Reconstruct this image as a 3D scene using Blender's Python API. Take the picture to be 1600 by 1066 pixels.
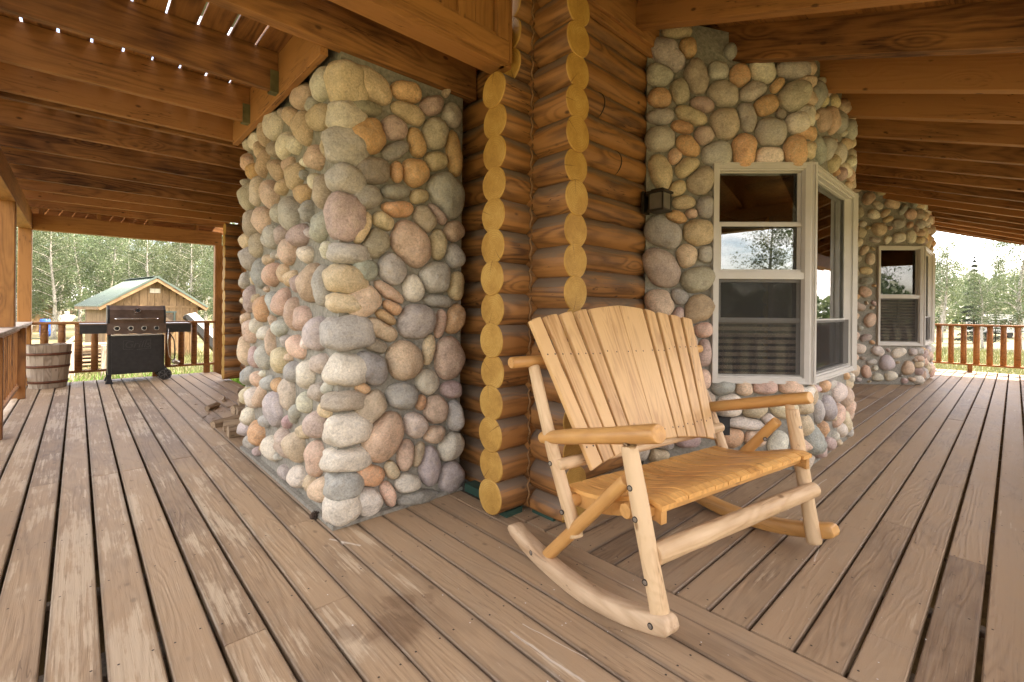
import bpy, math, random
import numpy as np
from mathutils import Vector, Matrix, noise as mn
random.seed(7); rng = np.random.default_rng(7)
for o in list(bpy.data.objects): bpy.data.objects.remove(o)
sc = bpy.context.scene; COL = sc.collection
R = math.radians

# ------------------------------------------------------------ camera
TH = R(47.1); RO = math.atan(0.0096)
F = Vector((math.cos(TH), math.sin(TH), 0)); RT = Vector((math.sin(TH), -math.cos(TH), 0)); UP = Vector((0, 0, 1))
R2 = RT*math.cos(RO) + UP*math.sin(RO); U2 = UP*math.cos(RO) - RT*math.sin(RO)
cd = bpy.data.cameras.new('camera'); cam = bpy.data.objects.new('camera', cd); COL.objects.link(cam)
Mc = Matrix((R2, U2, -F)).transposed().to_4x4(); Mc.translation = Vector((0, 0, 1.15)); cam.matrix_world = Mc
cd.sensor_width = 36; cd.lens = 730/1600*36; cd.shift_y = -49/1600; cd.clip_start = .02; cd.clip_end = 2000
sc.camera = cam
sc.render.resolution_x = 1024; sc.render.resolution_y = 682
# ------------------------------------------------------------ light
SUN_EL, SUN_AZ = R(60), R(335)         # azimuth measured from +X towards +Y
w = bpy.data.worlds.new('World'); sc.world = w; w.use_nodes = True; nt = w.node_tree; nt.nodes.clear()
def N(nt, typ, ins=None, **props):
    n = nt.nodes.new('ShaderNode'+typ)
    for k, v in props.items(): setattr(n, k, v)
    for k, v in (ins or {}).items():
        s = n.inputs[k]
        if isinstance(v, bpy.types.NodeSocket): nt.links.new(v, s)
        else: s.default_value = v
    return n
sky = N(nt, 'TexSky', sky_type='NISHITA', sun_disc=False, sun_elevation=SUN_EL, sun_rotation=R(90)-SUN_AZ, air_density=1.0, dust_density=2.0, ozone_density=1.5)
tc = N(nt, 'TexCoord'); mp = N(nt, 'Mapping', {'Vector': tc.outputs['Generated'], 'Scale': (1, 1, 3.2)})
cl = N(nt, 'TexNoise', {'Vector': mp.outputs[0], 'Scale': 2.6, 'Detail': 8, 'Roughness': .55})
cr = N(nt, 'ValToRGB', {'Fac': cl.outputs[0]}); cr.color_ramp.elements[0].position = .44; cr.color_ramp.elements[1].position = .60
mx = N(nt, 'MixRGB', {'Fac': cr.outputs[0], 'Color1': sky.outputs[0], 'Color2': (8.6, 8.8, 9.2, 1)})
bg = N(nt, 'Background', {'Color': mx.outputs[0], 'Strength': 0.12}); wo = N(nt, 'OutputWorld', {'Surface': bg.outputs[0]})
sd = bpy.data.lights.new('sun', 'SUN'); sd.energy = 3.6; sd.angle = R(.6); sd.color = (1, .95, .87)
so = bpy.data.objects.new('sun', sd); COL.objects.link(so)
sdir = Vector((math.cos(SUN_EL)*math.cos(SUN_AZ), math.cos(SUN_EL)*math.sin(SUN_AZ), math.sin(SUN_EL)))
so.rotation_euler = sdir.to_track_quat('Z', 'Y').to_euler()
vs = sc.view_settings; vs.view_transform = 'Standard'; vs.look = 'None'; vs.exposure = 2.92; vs.gamma = 1; vs.use_white_balance = True; vs.white_balance_temperature = 7600; vs.white_balance_tint = 16; vs.use_curve_mapping = False

# ------------------------------------------------------------ helpers
def link(name, me, parent=None, M=None, mats=None, col=None):
    o = bpy.data.objects.new(name, me); COL.objects.link(o)
    if M is not None: o.matrix_basis = M
    if parent is not None:
        o.parent = parent; o.matrix_parent_inverse = PINV.get(parent.name, Matrix())
        PINV[o.name] = o.matrix_basis.inverted()
    else: PINV[o.name] = o.matrix_basis.inverted()
    if mats is not None and me is not None and not me.materials:
        for m in (mats if isinstance(mats, (list, tuple)) else [mats]): me.materials.append(m)
    if col is not None: o.color = (*col, 1)
    return o
PINV = {}
def tag(o, label=None, cat=None, group=None, kind=None):
    if label: o['label'] = label
    if cat: o['category'] = cat
    if group: o['group'] = group
    if kind: o['kind'] = kind
    return o
def thing(name, label, cat, loc=(0, 0, 0), group=None):
    o = link(name, None, M=Matrix.Translation(Vector(loc)))
    return tag(o, label, cat, group)
def struct(name, label=None):
    o = link(name, None, M=Matrix()); o['kind'] = 'structure'
    if label: o['label'] = label
    return o
def mesh(name, V, Fc, smooth=False, mi=None):
    me = bpy.data.meshes.new(name); me.from_pydata([tuple(v) for v in V], [], Fc)
    if smooth is True: me.polygons.foreach_set('use_smooth', [True]*len(Fc))
    elif smooth: me.polygons.foreach_set('use_smooth', smooth)
    if mi: me.polygons.foreach_set('material_index', mi)
    me.update(); return me
def frame(X, Y, Z, P):
    M = Matrix((Vector(X).normalized(), Vector(Y).normalized(), Vector(Z).normalized())).transposed().to_4x4(); M.translation = Vector(P); return M
CACHE = {}
def plank_mesh(L, w, h, ch, mat):
    k = (round(L, 3), round(w, 4), round(h, 4), ch, mat.name)
    if k not in CACHE:
        a, b, l = w/2, h/2, L/2
        pr = [(-a+ch, -b), (a-ch, -b), (a, -b+ch), (a, b-ch), (a-ch, b), (-a+ch, b), (-a, b-ch), (-a, -b+ch)]
        V = [(-l, y, z) for y, z in pr] + [(l, y, z) for y, z in pr]
        Fc = [(i, (i+1) % 8, 8+(i+1) % 8, 8+i)[::-1] for i in range(8)] + [tuple(range(8)), tuple(range(15, 7, -1))]
        Fc = [f[::-1] for f in Fc]
        Fc = [f for f in Fc]
        me = mesh('plank', V, Fc); me.materials.append(mat); CACHE[k] = me
    return CACHE[k]
def plank(name, p0, p1, w, h, mat, parent, up=(0, 0, 1), ch=.003, col=None):
    p0 = Vector(p0); p1 = Vector(p1); X = (p1-p0).normalized(); Yv = Vector(up).cross(X).normalized(); Z = X.cross(Yv)
    return link(name, plank_mesh((p1-p0).length, w, h, ch, mat), parent, frame(X, Yv, Z, (p0+p1)/2), col=col)
class MB:
    def __init__(s): s.V = []; s.F = []; s.mi = []; s.sm = []
    def add(s, V, Fc, mi=0, sm=False):
        n = len(s.V); s.V += [tuple(v) for v in V]; s.F += [tuple(n+i for i in f) for f in Fc]; s.mi += [mi]*len(Fc); s.sm += [sm]*len(Fc); return s
    def box(s, x0, x1, y0, y1, z0, z1, mi=0):
        V = [(x0, y0, z0), (x1, y0, z0), (x1, y1, z0), (x0, y1, z0), (x0, y0, z1), (x1, y0, z1), (x1, y1, z1), (x0, y1, z1)]
        return s.add(V, [(3, 2, 1, 0), (4, 5, 6, 7), (0, 1, 5, 4), (1, 2, 6, 5), (2, 3, 7, 6), (3, 0, 4, 7)], mi)
    def tube(s, pts, rad, n=10, mi=0, cap=True, sm=True, flat=1.0):
        pts = [Vector(p) for p in pts]; rad = rad if isinstance(rad, (list, tuple)) else [rad]*len(pts)
        V = []; prevx = None
        for i, p in enumerate(pts):
            t = (pts[min(i+1, len(pts)-1)] - pts[max(i-1, 0)]).normalized()
            ref = prevx if prevx else (Vector((0, 0, 1)) if abs(t.z) < .9 else Vector((1, 0, 0)))
            y = t.cross(ref); 
            if y.length < 1e-5: y = t.cross(Vector((0, 1, 0)))
            y.normalize(); x = y.cross(t).normalized(); prevx = x
            for k in range(n):
                a = 2*math.pi*k/n; V.append(p + x*math.cos(a)*rad[i]*flat + y*math.sin(a)*rad[i])
        Fc = [(i*n+k, i*n+(k+1) % n, (i+1)*n+(k+1) % n, (i+1)*n+k) for i in range(len(pts)-1) for k in range(n)]
        s.add(V, Fc, mi, sm)
        if cap:
            m = len(s.V)-len(V); s.F += [tuple(m+k for k in range(n))[::-1], tuple(m+(len(pts)-1)*n+k for k in range(n))]; s.mi += [mi]*2; s.sm += [False]*2
        return s
    def lathe(s, prof, c=(0, 0, 0), n=24, mi=0, sm=True):
        V = [(c[0]+r*math.cos(2*math.pi*k/n), c[1]+r*math.sin(2*math.pi*k/n), c[2]+z) for r, z in prof for k in range(n)]
        Fc = [(i*n+k, i*n+(k+1) % n, (i+1)*n+(k+1) % n, (i+1)*n+k) for i in range(len(prof)-1) for k in range(n)]
        return s.add(V, Fc, mi, sm)
    def prism(s, poly, y0, y1, mi=0):      # poly in (x,z), extruded along y
        n = len(poly); V = [(x, y0, z) for x, z in poly] + [(x, y1, z) for x, z in poly]
        Fc = [(i, (i+1) % n, n+(i+1) % n, n+i) for i in range(n)] + [tuple(range(n))[::-1], tuple(range(n, 2*n))]
        return s.add(V, Fc, mi)
    def build(s, name, mats, parent=None, M=None, col=None):
        me = mesh(name, s.V, s.F, s.sm, s.mi)
        return link(name, me, parent, M if M is not None else Matrix(), mats, col)

# ------------------------------------------------------------ materials
def newmat(name):
    m = bpy.data.materials.new(name); m.use_nodes = True; t = m.node_tree; t.nodes.clear()
    b = N(t, 'BsdfPrincipled'); o = N(t, 'OutputMaterial', {'Surface': b.outputs[0]}); return m, t, b
def math_(t, op, a, b=None, c=None, clamp=False):
    n = t.nodes.new('ShaderNodeMath'); n.operation = op; n.use_clamp = clamp
    for i, v in enumerate((a, b, c)):
        if v is None: continue
        if isinstance(v, bpy.types.NodeSocket): t.links.new(v, n.inputs[i])
        else: n.inputs[i].default_value = v
    return n.outputs[0]
def ramp(t, fac, stops):
    n = N(t, 'ValToRGB', {'Fac': fac}); e = n.color_ramp.elements
    while len(e) < len(stops): e.new(.5)
    for i, (p, c) in enumerate(stops): e[i].position = p; e[i].color = (*c, 1) if len(c) == 3 else c
    return n.outputs[0]
def sstep(t, v, a, b):
    n = N(t, 'MapRange', {'Value': v, 'From Min': a, 'From Max': b}, interpolation_type='SMOOTHSTEP', clamp=True); return n.outputs[0]
def mixc(t, f, a, b, mode='MIX'):
    n = t.nodes.new('ShaderNodeMixRGB'); n.blend_type = mode
    for i, v in enumerate((f, a, b)):
        if isinstance(v, bpy.types.NodeSocket): t.links.new(v, n.inputs[i])
        else: n.inputs[i].default_value = v if i == 0 else (*v, 1)
    return n.outputs[0]
def woodcoords(t):
    tc = N(t, 'TexCoord'); oi = N(t, 'ObjectInfo')
    off = math_(t, 'MULTIPLY', oi.outputs['Random'], 57.0)
    cb = N(t, 'CombineXYZ', {0: off, 1: off, 2: off})
    va = N(t, 'VectorMath', {0: tc.outputs['Object'], 1: cb.outputs[0]}, operation='ADD')
    return va.outputs[0], oi.outputs['Random']
def wood(name, light, dark, checks=.55, rough=.6, fig=1.0, knots=1.0, fine=60, dust=None, bump=.25, figscale=1.0, deck=False, spec=.3, var=.35):
    m, t, b = newmat(name)
    v, rnd = woodcoords(t)
    m1 = N(t, 'Mapping', {'Vector': v, 'Scale': (.55*figscale, 4.0*figscale, 4.0*figscale)})
    n1 = N(t, 'TexNoise', {'Vector': m1.outputs[0], 'Scale': 1.6, 'Detail': 1.5, 'Roughness': .4})
    # knots: warp the figure round scattered points
    m2 = N(t, 'Mapping', {'Vector': v, 'Scale': (1.8, 4.2, 4.2)})
    vo = N(t, 'TexVoronoi', {'Vector': m2.outputs[0], 'Scale': 1.1, 'Randomness': 1.0})
    kd = vo.outputs['Distance']
    warp = math_(t, 'MULTIPLY', math_(t, 'SUBTRACT', 1.0, sstep(t, kd, 0.0, .38)), .22*knots)
    f0 = math_(t, 'ADD', n1.outputs[0], warp)
    ring = math_(t, 'SINE', math_(t, 'MULTIPLY', f0, 62.0))
    ring = math_(t, 'MULTIPLY_ADD', ring, .5, .5)
    ring = math_(t, 'POWER', ring, 1.6)
    m3 = N(t, 'Mapping', {'Vector': v, 'Scale': (fine*.035, fine, fine)})
    n3 = N(t, 'TexNoise', {'Vector': m3.outputs[0], 'Scale': 1.0, 'Detail': 4, 'Roughness': .65})
    m4 = N(t, 'Mapping', {'Vector': v, 'Scale': (1.2, 3, 3)})
    n4 = N(t, 'TexNoise', {'Vector': m4.outputs[0], 'Scale': 1.5, 'Detail': 5, 'Roughness': .6})
    g = math_(t, 'ADD', math_(t, 'MULTIPLY', ring, .42*fig), math_(t, 'MULTIPLY', n3.outputs[0], .75))
    g = math_(t, 'ADD', g, math_(t, 'MULTIPLY', math_(t, 'SUBTRACT', n4.outputs[0], .5), 1.5))
    g = math_(t, 'ADD', g, math_(t, 'MULTIPLY', math_(t, 'SUBTRACT', rnd, .5), var))
    g = math_(t, 'SUBTRACT', g, .18, clamp=True)
    colr = ramp(t, g, [(.12, light), (.5, tuple((a*.55+c*.45) for a, c in zip(light, dark))), (.95, dark)])
    knot = math_(t, 'SUBTRACT', 1.0, sstep(t, kd, .03, .075))
    colr = mixc(t, math_(t, 'MULTIPLY', knot, .75*min(1, knots)), colr, tuple(x*.35 for x in dark))
    if checks:
        m5 = N(t, 'Mapping', {'Vector': v, 'Scale': (1.6, 24, 24)}); n5 = N(t, 'TexNoise', {'Vector': m5.outputs[0], 'Scale': 1.0, 'Detail': 2.5, 'Roughness': .55})
        ck = math_(t, 'SUBTRACT', 1.0, sstep(t, math_(t, 'ABSOLUTE', math_(t, 'SUBTRACT', n5.outputs[0], .52)), .001, .009))
        ck = math_(t, 'MULTIPLY', ck, sstep(t, n4.outputs[0], .50, .60))
        colr = mixc(t, math_(t, 'MULTIPLY', ck, checks), colr, tuple(x*.4 for x in dark))
        v2 = N(t, 'TexVoronoi', {'Vector': N(t, 'Mapping', {'Vector': v, 'Scale': (5, 9, 9)}).outputs[0], 'Scale': 1.0})
        colr = mixc(t, math_(t, 'MULTIPLY', math_(t, 'SUBTRACT', 1.0, sstep(t, v2.outputs['Distance'], .05, .13)), checks), colr, tuple(x*.6 for x in dark))
    geo = N(t, 'NewGeometry')
    if dust:
        sx = N(t, 'SeparateXYZ', {0: geo.outputs['Normal']})
        nd = math_(t, 'ADD', sx.outputs[2], math_(t, 'MULTIPLY', math_(t, 'SUBTRACT', n3.outputs[0], .5), .9))
        nd = math_(t, 'ADD', nd, math_(t, 'MULTIPLY', math_(t, 'SUBTRACT', n4.outputs[0], .5), 1.2))
        colr = mixc(t, math_(t, 'MULTIPLY', sstep(t, nd, .08, .62), .85), colr, dust)
    bh = math_(t, 'ADD', math_(t, 'MULTIPLY', ring, .4), n3.outputs[0])
    if deck:
        pos = geo.outputs['Position']; sp = N(t, 'SeparateXYZ', {0: pos})
        nz = N(t, 'TexNoise', {'Vector': N(t, 'Mapping', {'Vector': v, 'Scale': (1.5, 3.4, 3.4)}).outputs[0], 'Scale': 1.0, 'Detail': 6, 'Roughness': .65})
        br = N(t, 'TexNoise', {'Vector': m3.outputs[0], 'Scale': .55, 'Detail': 5, 'Roughness': .7})
        fall = math_(t, 'SUBTRACT', .07, math_(t, 'MULTIPLY', sstep(t, sp.outputs[0], .2, 1.9), .16))
        e = math_(t, 'ADD', math_(t, 'ADD', nz.outputs[0], fall), math_(t, 'MULTIPLY', math_(t, 'SUBTRACT', br.outputs[0], .5), .75))
        worn = sstep(t, e, .575, .68)
        nb = N(t, 'TexNoise', {'Vector': pos, 'Scale': 5.0, 'Detail': 4, 'Roughness': .6})
        colr = mixc(t, math_(t, 'MULTIPLY', sstep(t, nb.outputs[0], .4, .8), .45), colr, (.35, .265, .18))
        colr = mixc(t, math_(t, 'MULTIPLY', worn, .62), colr, (.60, .48, .335))
        so_ = N(t, 'SeparateXYZ', {0: N(t, 'TexCoord').outputs['Object']})
        eg = math_(t, 'ADD', math_(t, 'ABSOLUTE', so_.outputs[1]), math_(t, 'MULTIPLY', math_(t, 'SUBTRACT', br.outputs[0], .5), .03))
        colr = mixc(t, math_(t, 'MULTIPLY', sstep(t, eg, .050, .070), .55), colr, (.11, .075, .05))
        # dark water stains and pale scuffs where the photo has them
        wn = N(t, 'VectorMath', {0: N(t, 'TexNoise', {'Vector': pos, 'Scale': 9, 'Detail': 4}).outputs['Color'], 1: (.17, .17, 0)}, operation='MULTIPLY')
        pw = N(t, 'VectorMath', {0: pos, 1: wn.outputs[0]}, operation='ADD').outputs[0]
        for (sx_, sy_, r_, k_) in ((.95, 1.60, .105, .55), (.79, 1.68, .05, .45), (1.02, 1.72, .05, .4), (1.12, 1.66, .03, .4), (.84, 1.60, .035, .35), (8.0, 1.48, .16, .6), (.98, 1.75, .04, .3)):
            dn = N(t, 'VectorMath', {0: pw, 1: (sx_, sy_, 0.0)}, operation='DISTANCE').outputs['Value']
            st = math_(t, 'SUBTRACT', 1.0, sstep(t, dn, r_*.5, r_*1.25))
            colr = mixc(t, math_(t, 'MULTIPLY', st, k_), colr, (.12, .062, .032))
        for (ax, ay, bx, by, wd) in ((1.14, 1.22, 1.17, .70, .0045), (1.20, 1.22, 1.24, .95, .002), (1.01, 2.15, .93, 2.32, .006), (2.5, .62, 2.75, .66, .0025), (3.3, .9, 3.8, .88, .003)):
            A = Vector((ax, ay, 0)); B = Vector((bx, by, 0)); D = (B-A); L = D.length; D.normalize()
            rel = N(t, 'VectorMath', {0: pos, 1: tuple(A)}, operation='SUBTRACT').outputs[0]
            al = N(t, 'VectorMath', {0: rel, 1: tuple(D)}, operation='DOT_PRODUCT').outputs['Value']
            ac = N(t, 'VectorMath', {0: rel, 1: (-D.y, D.x, 0)}, operation='DOT_PRODUCT').outputs['Value']
            ac = math_(t, 'ADD', ac, math_(t, 'MULTIPLY', math_(t, 'SUBTRACT', nb.outputs[0], .5), .03))
            k = math_(t, 'MULTIPLY', math_(t, 'SUBTRACT', 1.0, sstep(t, math_(t, 'ABSOLUTE', ac), wd*.6, wd*1.4)), math_(t, 'MULTIPLY', math_(t, 'GREATER_THAN', al, 0), math_(t, 'LESS_THAN', al, L)))
            colr = mixc(t, math_(t, 'MULTIPLY', k, .8), colr, (.60, .52, .42))
        rough_s = math_(t, 'SUBTRACT', .68, math_(t, 'MULTIPLY', n4.outputs[0], .25)); t.links.new(rough_s, b.inputs['Roughness'])
    else: b.inputs['Roughness'].default_value = rough
    t.links.new(colr, b.inputs['Base Color'])
    bp = N(t, 'Bump', {'Height': bh, 'Strength': bump, 'Distance': .004}); t.links.new(bp.outputs[0], b.inputs['Normal'])
    b.inputs['Specular IOR Level'].default_value = spec
    return m
def plain(name, c, rough=.6, metal=0, var=.12, scale=12, bump=0, spec=.4):
    m, t, b = newmat(name); tc = N(t, 'TexCoord')
    n = N(t, 'TexNoise', {'Vector': tc.outputs['Object'], 'Scale': scale, 'Detail': 5, 'Roughness': .6})
    cc = ramp(t, n.outputs[0], [(.3, tuple(x*(1-var) for x in c)), (.7, tuple(min(1, x*(1+var)) for x in c))])
    t.links.new(cc, b.inputs['Base Color']); b.inputs['Roughness'].default_value = rough; b.inputs['Metallic'].default_value = metal
    b.inputs['Specular IOR Level'].default_value = spec
    if bump: t.links.new(N(t, 'Bump', {'Height': n.outputs[0], 'Strength': bump, 'Distance': .01}).outputs[0], b.inputs['Normal'])
    return m
M_deck = wood('deck_wood', (.40, .275, .165), (.19, .122, .072), deck=True, checks=.5, fine=100, bump=.45, knots=.25, fig=.42, figscale=1.3, spec=.35, var=.75)
M_log = wood('stained_log', (.35, .155, .048), (.075, .030, .011), checks=.85, rough=.55, fine=70, dust=(.165, .125, .09), bump=.45, var=.3, spec=.35)
M_beam = wood('stained_beam', (.40, .180, .060), (.085, .032, .012), rough=.6, fine=75, bump=.4, var=.7, knots=1.4, fig=.6, checks=.8)
M_panel = wood('panel_wood', (.40, .18, .053), (.15, .06, .017), rough=.6, fine=75, bump=.3, var=.3, fig=.5)
M_rail = wood('rail_wood', (.34, .145, .045), (.14, .055, .018), rough=.55, fine=60, bump=.2, var=.4)
M_cap = wood('weathered_cap', (.50, .40, .31), (.27, .19, .13), rough=.7, fine=60, bump=.3)
M_pine = wood('varnished_pine', (.66, .405, .18), (.34, .155, .048), rough=.45, fine=80, bump=.25, fig=.55, knots=1.3, checks=.7, spec=.4, var=.3, figscale=1.5)
M_seat = wood('seat_pine', (.76, .41, .13), (.40, .16, .04), rough=.42, fine=70, bump=.25, fig=.6, knots=.6, spec=.45, var=.2, figscale=1.6)
M_pole = wood('peeled_pole', (.66, .465, .27), (.34, .17, .065), rough=.55, fine=34, bump=.6, fig=.35, knots=1.5, checks=.8, figscale=2, spec=.35, var=.3)
M_arm = wood('arm_pole', (.62, .33, .11), (.32, .13, .036), rough=.42, fine=40, bump=.3, fig=.35, knots=1.1, spec=.45, var=.15)
M_rock = wood('rocker_wood', (.64, .465, .30), (.34, .195, .095), rough=.55, fine=50, bump=.35, fig=.6, knots=1.0, var=.15)
M_barrel = wood('barrel_wood', (.46, .38, .30), (.22, .165, .12), rough=.8, fine=60, bump=.3, var=.6)
M_shed = wood('shed_wood', (.25, .16, .08), (.12, .07, .032), rough=.7, fine=30, bump=.2, var=.4, knots=.4)
M_fire = wood('firewood_grey', (.36, .26, .165), (.15, .10, .065), rough=.8, fine=60, bump=.5, var=.5)
def endmat():
    m, t, b = newmat('mustard_end'); v, r = woodcoords(t)
    n = N(t, 'TexNoise', {'Vector': v, 'Scale': 7, 'Detail': 6, 'Roughness': .6})
    n2 = N(t, 'TexNoise', {'Vector': v, 'Scale': 60, 'Detail': 3})
    f = math_(t, 'ADD', n.outputs[0], math_(t, 'MULTIPLY', math_(t, 'SUBTRACT', n2.outputs[0], .5), .35))
    c = ramp(t, f, [(.3, (.38, .20, .040)), (.5, (.50, .28, .06)), (.72, (.60, .37, .10))])
    tcx = N(t, 'TexCoord'); sx = N(t, 'SeparateXYZ', {0: tcx.outputs['Object']})
    ny = math_(t, 'ADD', sx.outputs[1], math_(t, 'MULTIPLY', math_(t, 'SUBTRACT', r, .5), .05)); rad = math_(t, 'SQRT', math_(t, 'ADD', math_(t, 'MULTIPLY', ny, ny), math_(t, 'MULTIPLY', sx.outputs[2], sx.outputs[2])))
    rg_ = math_(t, 'SINE', math_(t, 'ADD', math_(t, 'MULTIPLY', rad, 520.0), math_(t, 'MULTIPLY', n.outputs[0], 14.0)))
    an = math_(t, 'ARCTAN2', sx.outputs[2], ny); crk = math_(t, 'ABSOLUTE', math_(t, 'SUBTRACT', math_(t, 'FRACT', math_(t, 'ADD', math_(t, 'MULTIPLY', an, .16), math_(t, 'ADD', r, math_(t, 'MULTIPLY', n.outputs[0], .06)))), .5))
    ck = math_(t, 'MULTIPLY', math_(t, 'SUBTRACT', 1.0, sstep(t, crk, .002, .007)), math_(t, 'GREATER_THAN', math_(t, 'FRACT', math_(t, 'MULTIPLY', r, 7.3)), .30))
    c = mixc(t, math_(t, 'MULTIPLY', math_(t, 'MULTIPLY_ADD', rg_, .5, .5), .32), c, (.33, .16, .03)); c = mixc(t, math_(t, 'MULTIPLY', ck, .75), c, (.14, .06, .012))
    t.links.new(c, b.inputs['Base Color']); b.inputs['Roughness'].default_value = .65
    t.links.new(N(t, 'Bump', {'Height': f, 'Strength': .4, 'Distance': .006}).outputs[0], b.inputs['Normal']); return m
M_end = endmat()
def stonemat():
    m, t, b = newmat('river_stone'); v, r = woodcoords(t); oi = N(t, 'ObjectInfo')
    n = N(t, 'TexNoise', {'Vector': v, 'Scale': 9, 'Detail': 7, 'Roughness': .62})
    n2 = N(t, 'TexNoise', {'Vector': v, 'Scale': 90, 'Detail': 4, 'Roughness': .7})
    n3 = N(t, 'TexNoise', {'Vector': v, 'Scale': 22, 'Detail': 5, 'Roughness': .7, 'Distortion': .6})
    hs = math_(t, 'MULTIPLY_ADD', n.outputs[0], 1.1, .48)
    c = mixc(t, 1.0, oi.outputs['Color'], N(t, 'CombineXYZ', {0: hs, 1: hs, 2: hs}).outputs[0], 'MULTIPLY')
    c = mixc(t, math_(t, 'MULTIPLY', sstep(t, n3.outputs[0], .45, .72), .40), c, (.50, .42, .31))
    c = mixc(t, math_(t, 'MULTIPLY', sstep(t, n3.outputs[0], .50, .30), .35), c, (.13, .115, .10))
    sp = math_(t, 'MULTIPLY_ADD', n2.outputs[0], 1.3, .35)
    c = mixc(t, 1.0, c, N(t, 'CombineXYZ', {0: sp, 1: sp, 2: sp}).outputs[0], 'MULTIPLY')
    vk = N(t, 'TexVoronoi', {'Vector': v, 'Scale': 70})
    c = mixc(t, math_(t, 'MULTIPLY', math_(t, 'SUBTRACT', 1, sstep(t, vk.outputs['Distance'], .08, .2)), .35), c, (.10, .085, .07))
    t.links.new(c, b.inputs['Base Color']); b.inputs['Roughness'].default_value = .62; b.inputs['Specular IOR Level'].default_value = .35
    h = math_(t, 'ADD', n3.outputs[0], math_(t, 'MULTIPLY', n2.outputs[0], .35))
    t.links.new(N(t, 'Bump', {'Height': h, 'Strength': .8, 'Distance': .009}).outputs[0], b.inputs['Normal']); return m
M_stone = stonemat()
M_mortar = plain('mortar', (.27, .25, .205), .9, var=.3, scale=45, bump=1.0)
M_frame = plain('window_almond', (.56, .52, .46), .5, var=.05, scale=6)
M_dark = plain('interior_dark', (.10, .07, .045), .8)
M_blind = plain('blind', (.80, .62, .48), .6)
M_green = plain('green_metal', (.07, .10, .08), .45, metal=.0, var=.1, scale=3, spec=.5)
M_flash = plain('green_flashing', (.03, .075, .055), .5)
M_black = plain('black_metal', (.030, .028, .026), .45, var=.25, scale=20)
M_plastic = plain('black_plastic', (.02, .02, .02), .5)
M_steel = plain('brown_steel', (.20, .14, .105), .38, metal=.75, var=.3, scale=9)
M_chrome = plain('chrome', (.62, .60, .57), .25, metal=1, var=.08)
M_rust = plain('rusty_hoop', (.14, .055, .03), .75, var=.35, scale=40)
M_bolt = plain('bolt_steel', (.34, .30, .25), .42, metal=.8)
M_hole = plain('screw_dark', (.05, .035, .025), .7)
M_bronze = plain('bronze', (.05, .04, .03), .5, metal=.5)
M_white = plain('white_paint', (.75, .75, .73), .4, var=.04)
M_blue = plain('blue_plastic', (.02, .10, .45), .4)
M_lump = plain('earth_and_gap_shade', (.12, .08, .05), .9, var=.4, scale=30, bump=.6)  # soil colour, also used to paint shade below the deck gaps
def glassmat(name, tint, ior):
    m = bpy.data.materials.new(name); m.use_nodes = True; t = m.node_tree; t.nodes.clear()
    fr = N(t, 'Fresnel', {'IOR': ior}); tr = N(t, 'BsdfTransparent', {'Color': (*tint, 1)}); gl = N(t, 'BsdfGlossy', {'Color': (.95, .96, .96, 1), 'Roughness': .015})
    mx = N(t, 'MixShader', {0: fr.outputs[0], 1: tr.outputs[0], 2: gl.outputs[0]}); N(t, 'OutputMaterial', {'Surface': mx.outputs[0]}); return m
M_glass = glassmat('glass', (.84, .86, .84), 1.95); M_glass2 = glassmat('screened_glass', (.86, .86, .84), 1.45)
def screenmat():
    m = bpy.data.materials.new('insect_screen'); m.use_nodes = True; t = m.node_tree; t.nodes.clear()
    tr = N(t, 'BsdfTransparent'); d = N(t, 'BsdfDiffuse', {'Color': (.07, .065, .06, 1)}); mx = N(t, 'MixShader', {0: .33, 1: tr.outputs[0], 2: d.outputs[0]}); N(t, 'OutputMaterial', {'Surface': mx.outputs[0]}); return m
M_screen = screenmat()
M_lamp = plain('lantern_glass', (.16, .14, .11), .2)

# ------------------------------------------------------------ ground
gv = []; gf = []; G = 60
xs = [math.copysign(abs(k/G)**2.2*900, k) for k in range(-G, G+1)]
def gz(x, y):
    d = math.hypot(x-4, y-4); k = min(1, max(0, (d-14)/20))
    return -.9 + k*(.25*mn.noise(Vector((x*.06, y*.06, 0))) + .1*mn.noise(Vector((x*.2, y*.2, 3))))
for y in xs:
    for x in xs: gv.append((x, y, gz(x, y)))
nG = 2*G+1
for j in range(nG-1):
    for i in range(nG-1): gf.append((j*nG+i, j*nG+i+1, (j+1)*nG+i+1, (j+1)*nG+i))
m, t, b = newmat('meadow'); geo = N(t, 'NewGeometry')
n1 = N(t, 'TexNoise', {'Vector': geo.outputs['Position'], 'Scale': .35, 'Detail': 6}); n2 = N(t, 'TexNoise', {'Vector': geo.outputs['Position'], 'Scale': 9, 'Detail': 6, 'Roughness': .7})
c = ramp(t, n1.outputs[0], [(.35, (.07, .08, .025)), (.5, (.13, .115, .05)), (.65, (.19, .15, .08))])
c = mixc(t, math_(t, 'MULTIPLY', sstep(t, n2.outputs[0], .4, .7), .6), c, (.06, .075, .02)); t.links.new(c, b.inputs['Base Color']); b.inputs['Roughness'].default_value = .9
M_ground = m
tag(link('ground', mesh('ground', gv, gf, True), None, Matrix(), M_ground), 'grassy meadow ground around the porch', kind='structure')
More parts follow.
